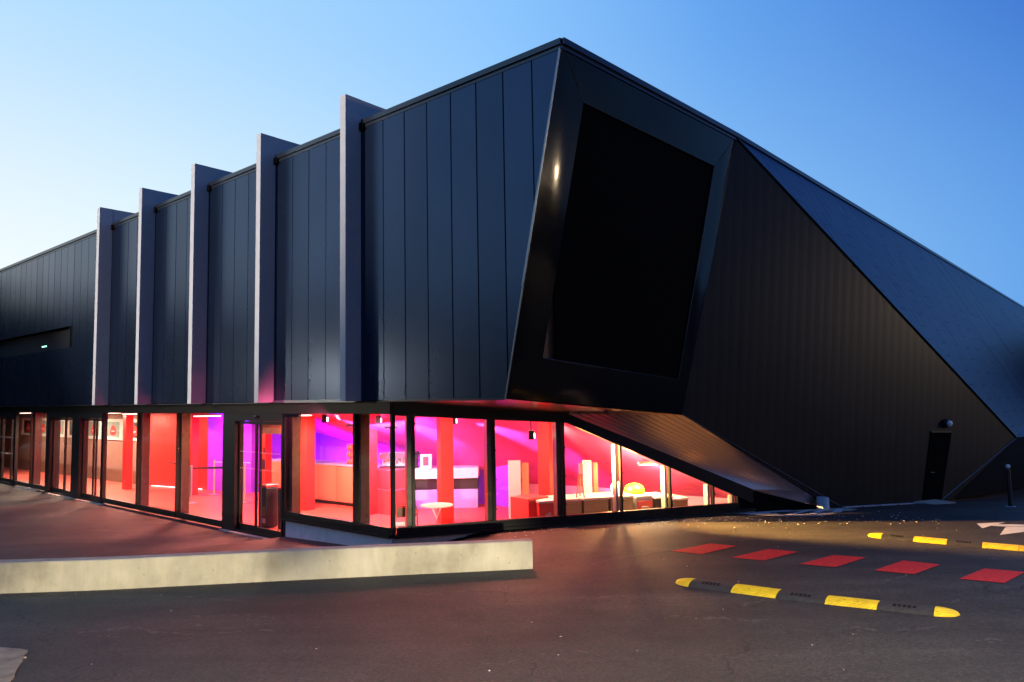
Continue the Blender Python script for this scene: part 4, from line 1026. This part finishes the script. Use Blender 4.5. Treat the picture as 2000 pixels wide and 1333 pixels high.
# tar edge lifting over the plinth
mb = MB(); random.seed(3)
e0 = []
for i in range(40):
    s_ = .25+i*.062; q = VV(s_, -.045-random.uniform(0, .01)); e0.append((q.x, q.y))
top_ = [(x, y, max(gz(x, y), .20+.20*sstep(0, 1, i/26))+random.uniform(-.006, .010)) for i, (x, y) in enumerate(e0)]
for i in range(39):
    p, q = top_[i], top_[i+1]; o = -dI*.12
    mb.poly([p, q, (q[0]+o.x, q[1]+o.y, gz(q[0]+o.x, q[1]+o.y)+.003), (p[0]+o.x, p[1]+o.y, gz(p[0]+o.x, p[1]+o.y)+.003)])
    mb.poly([(p[0], p[1], -.05), (q[0], q[1], -.05), q, p])
mb.build('tar_joint', M['black']); tag(bpy.data.objects['tar_joint'], 'ragged black tar joint where the asphalt meets the glazing plinth', 'joint')
# thin scrape line
o = ground_quad([(1.008, 10.104), (2.296, 10.825), (2.31, 10.80), (1.02, 10.085)], .005, 10); o.origin = (1, 10.1, 0); tag(o.build('scrape_line', M['scrape'], fixn=False), 'thin pale scrape line in the asphalt running up to the first red rectangle', 'mark')
# grit and leaf litter
mb = MB(); random.seed(11)
def chip(x, y, s_):
    a = random.uniform(0, 6.3); z = gz(x, y)+.004; n_ = random.choice((3, 4, 5))
    pts = [V3((x+math.cos(a+2*PI*k/n_)*s_*random.uniform(.6, 1.3), y+math.sin(a+2*PI*k/n_)*s_*random.uniform(.6, 1.3), z)) for k in range(n_)]
    mb.prism(pts, UP*s_*.5)
for i in range(170): chip(random.uniform(2.2, 7.5), random.gauss(13.1, .35), random.uniform(.006, .02))
for i in range(60): s_ = random.uniform(1.6, 6.5); q = VV(s_, -random.uniform(.08, .6)); chip(q.x, q.y, random.uniform(.005, .016))
for i in range(60): chip(random.uniform(-6, 7), random.uniform(3.2, 12.5), random.uniform(.003, .009))
tag(mb.build('grit', M['chip'], fixn=False), 'scattered pale grit and leaf litter on the asphalt', 'grit', kind='stuff')

# ------------------------------------------------------------------ street lamps and trees behind the viewer (they light and mirror in the building)
def street_lamp(p, h, arm, power, colr, label, aim, cone=130, blend=.5):
    p = V3((p[0], p[1], gz(p[0], p[1]))); e = thing('street_lamp', label, 'street lamp', p, 'street lamps round the car park')
    mb = MB(); mb.tube([p, p+UP*h*.5, p+UP*h, p+UP*(h+.1)+V3(arm)], [.09, .07, .05, .035], 10); mb.build('mast', M['coping'], e, smooth=True)
    q = p+UP*(h+.1)+V3(arm); mb = MB(); mb.cbox(q-UP*.03, .5, .22, .08, 0); mb.build('lamp_head', M['coping'], e, bevel=.02)
    mb = MB(); mb.cbox(q-UP*.045, .34, .16, .014, 0); mb.build('lamp_glass', M['lamphead'], e)
    ld = bpy.data.lights.new('street', 'SPOT'); ld.energy = power; ld.color = colr; ld.spot_size = R_(cone); ld.spot_blend = blend; ld.shadow_soft_size = .12
    o = bpy.data.objects.new('lamp_light', ld); col.objects.link(o); o.parent = e; o.location = q-p-UP*.08; o.rotation_euler = V3(aim).to_track_quat('-Z', 'Y').to_euler()
street_lamp((3, -2.5), 8, (0, .5, 0), 17500, (1, .80, .58), 'cut-off street lamp right behind the viewer', (.05, .10, -1), 112, .6)
street_lamp((-30, -5), 8, (.8, .3, 0), 60000, (1, .94, .88), 'street lamp over the open side of the car park', (21.6, 22.4, 1.2), 37, .45)
street_lamp((-27, 13.3), 3.6, (.8, 0, 0), 1500, (1, .86, .66), 'low street lamp beyond the far end of the low wall', (1, 0, -.2))
street_lamp((44, 13), 6, (-.8, 0, 0), 7000, (1, .74, .45), 'street lamp past the fire door side', (-1, 0, -.12))
for px_, tx, lb in ((2.6, -4.9, 'added low flood lamp behind the viewer, aimed at the far stretch of the concrete wall'), (3.4, -1.0, 'added low flood lamp behind the viewer, aimed at the near end of the concrete wall')):  # unseen lamps added for the low light on the concrete wall
    p = V3((px_, -7, gz(0, 0))); e = thing('added_flood', lb, 'flood lamp', p, 'added low flood lamps behind the viewer')
    mb = MB(); mb.tube([p, p+UP*.8], .04, 8); mb.build('post', M['coping'], e)
    mb = MB(); mb.cbox(p+UP*.8, .3, .15, .2, 0); mb.build('lamp_head', M['coping'], e)
    ld = bpy.data.lights.new('flood', 'SPOT'); ld.energy = 19000; ld.color = (1, .84, .55); ld.spot_size = R_(15); ld.spot_blend = .7; ld.shadow_soft_size = .1
    o = bpy.data.objects.new('lamp_light', ld); col.objects.link(o); o.parent = e; o.location = (0, .15, .95)
    o.rotation_euler = (V3((tx, 9.6, -.35))-p-V3((0, .15, .95))).to_track_quat('-Z', 'Y').to_euler()
mb = MB(); random.seed(5); tk = MB()
def blob(c, r):
    b0 = len(mb.v)
    for k in range(26):
        th, ph = random.uniform(0, 2*PI), math.acos(random.uniform(-1, 1)); d_ = V3((math.sin(ph)*math.cos(th), math.sin(ph)*math.sin(th), math.cos(ph)*.8))
        p = c+d_*r*random.uniform(.75, 1.05); s_ = r*random.uniform(.3, .6); a = d_.orthogonal().normalized()*s_; b = d_.cross(a).normalized()*s_
        mb.poly([p-a, p-b, p+a*1.1, p+b*.9])
for i in range(230):
    an = R_(134+ (i/230)*176)+random.uniform(-.02, .02); r = random.uniform(36, 52)
    x, y = math.cos(an)*r, math.sin(an)*r+6; hh = random.uniform(5.0, 8.5)
    for k in range(4): blob(V3((x+random.uniform(-1.5, 1.5), y+random.uniform(-1.5, 1.5), .8+hh*(.25+.2*k))), random.uniform(1.4, 2.3))
tag(mb.build('woodland', M['foliage'], fixn=False), 'dark belt of trees round the car park', 'woodland', kind='stuff')
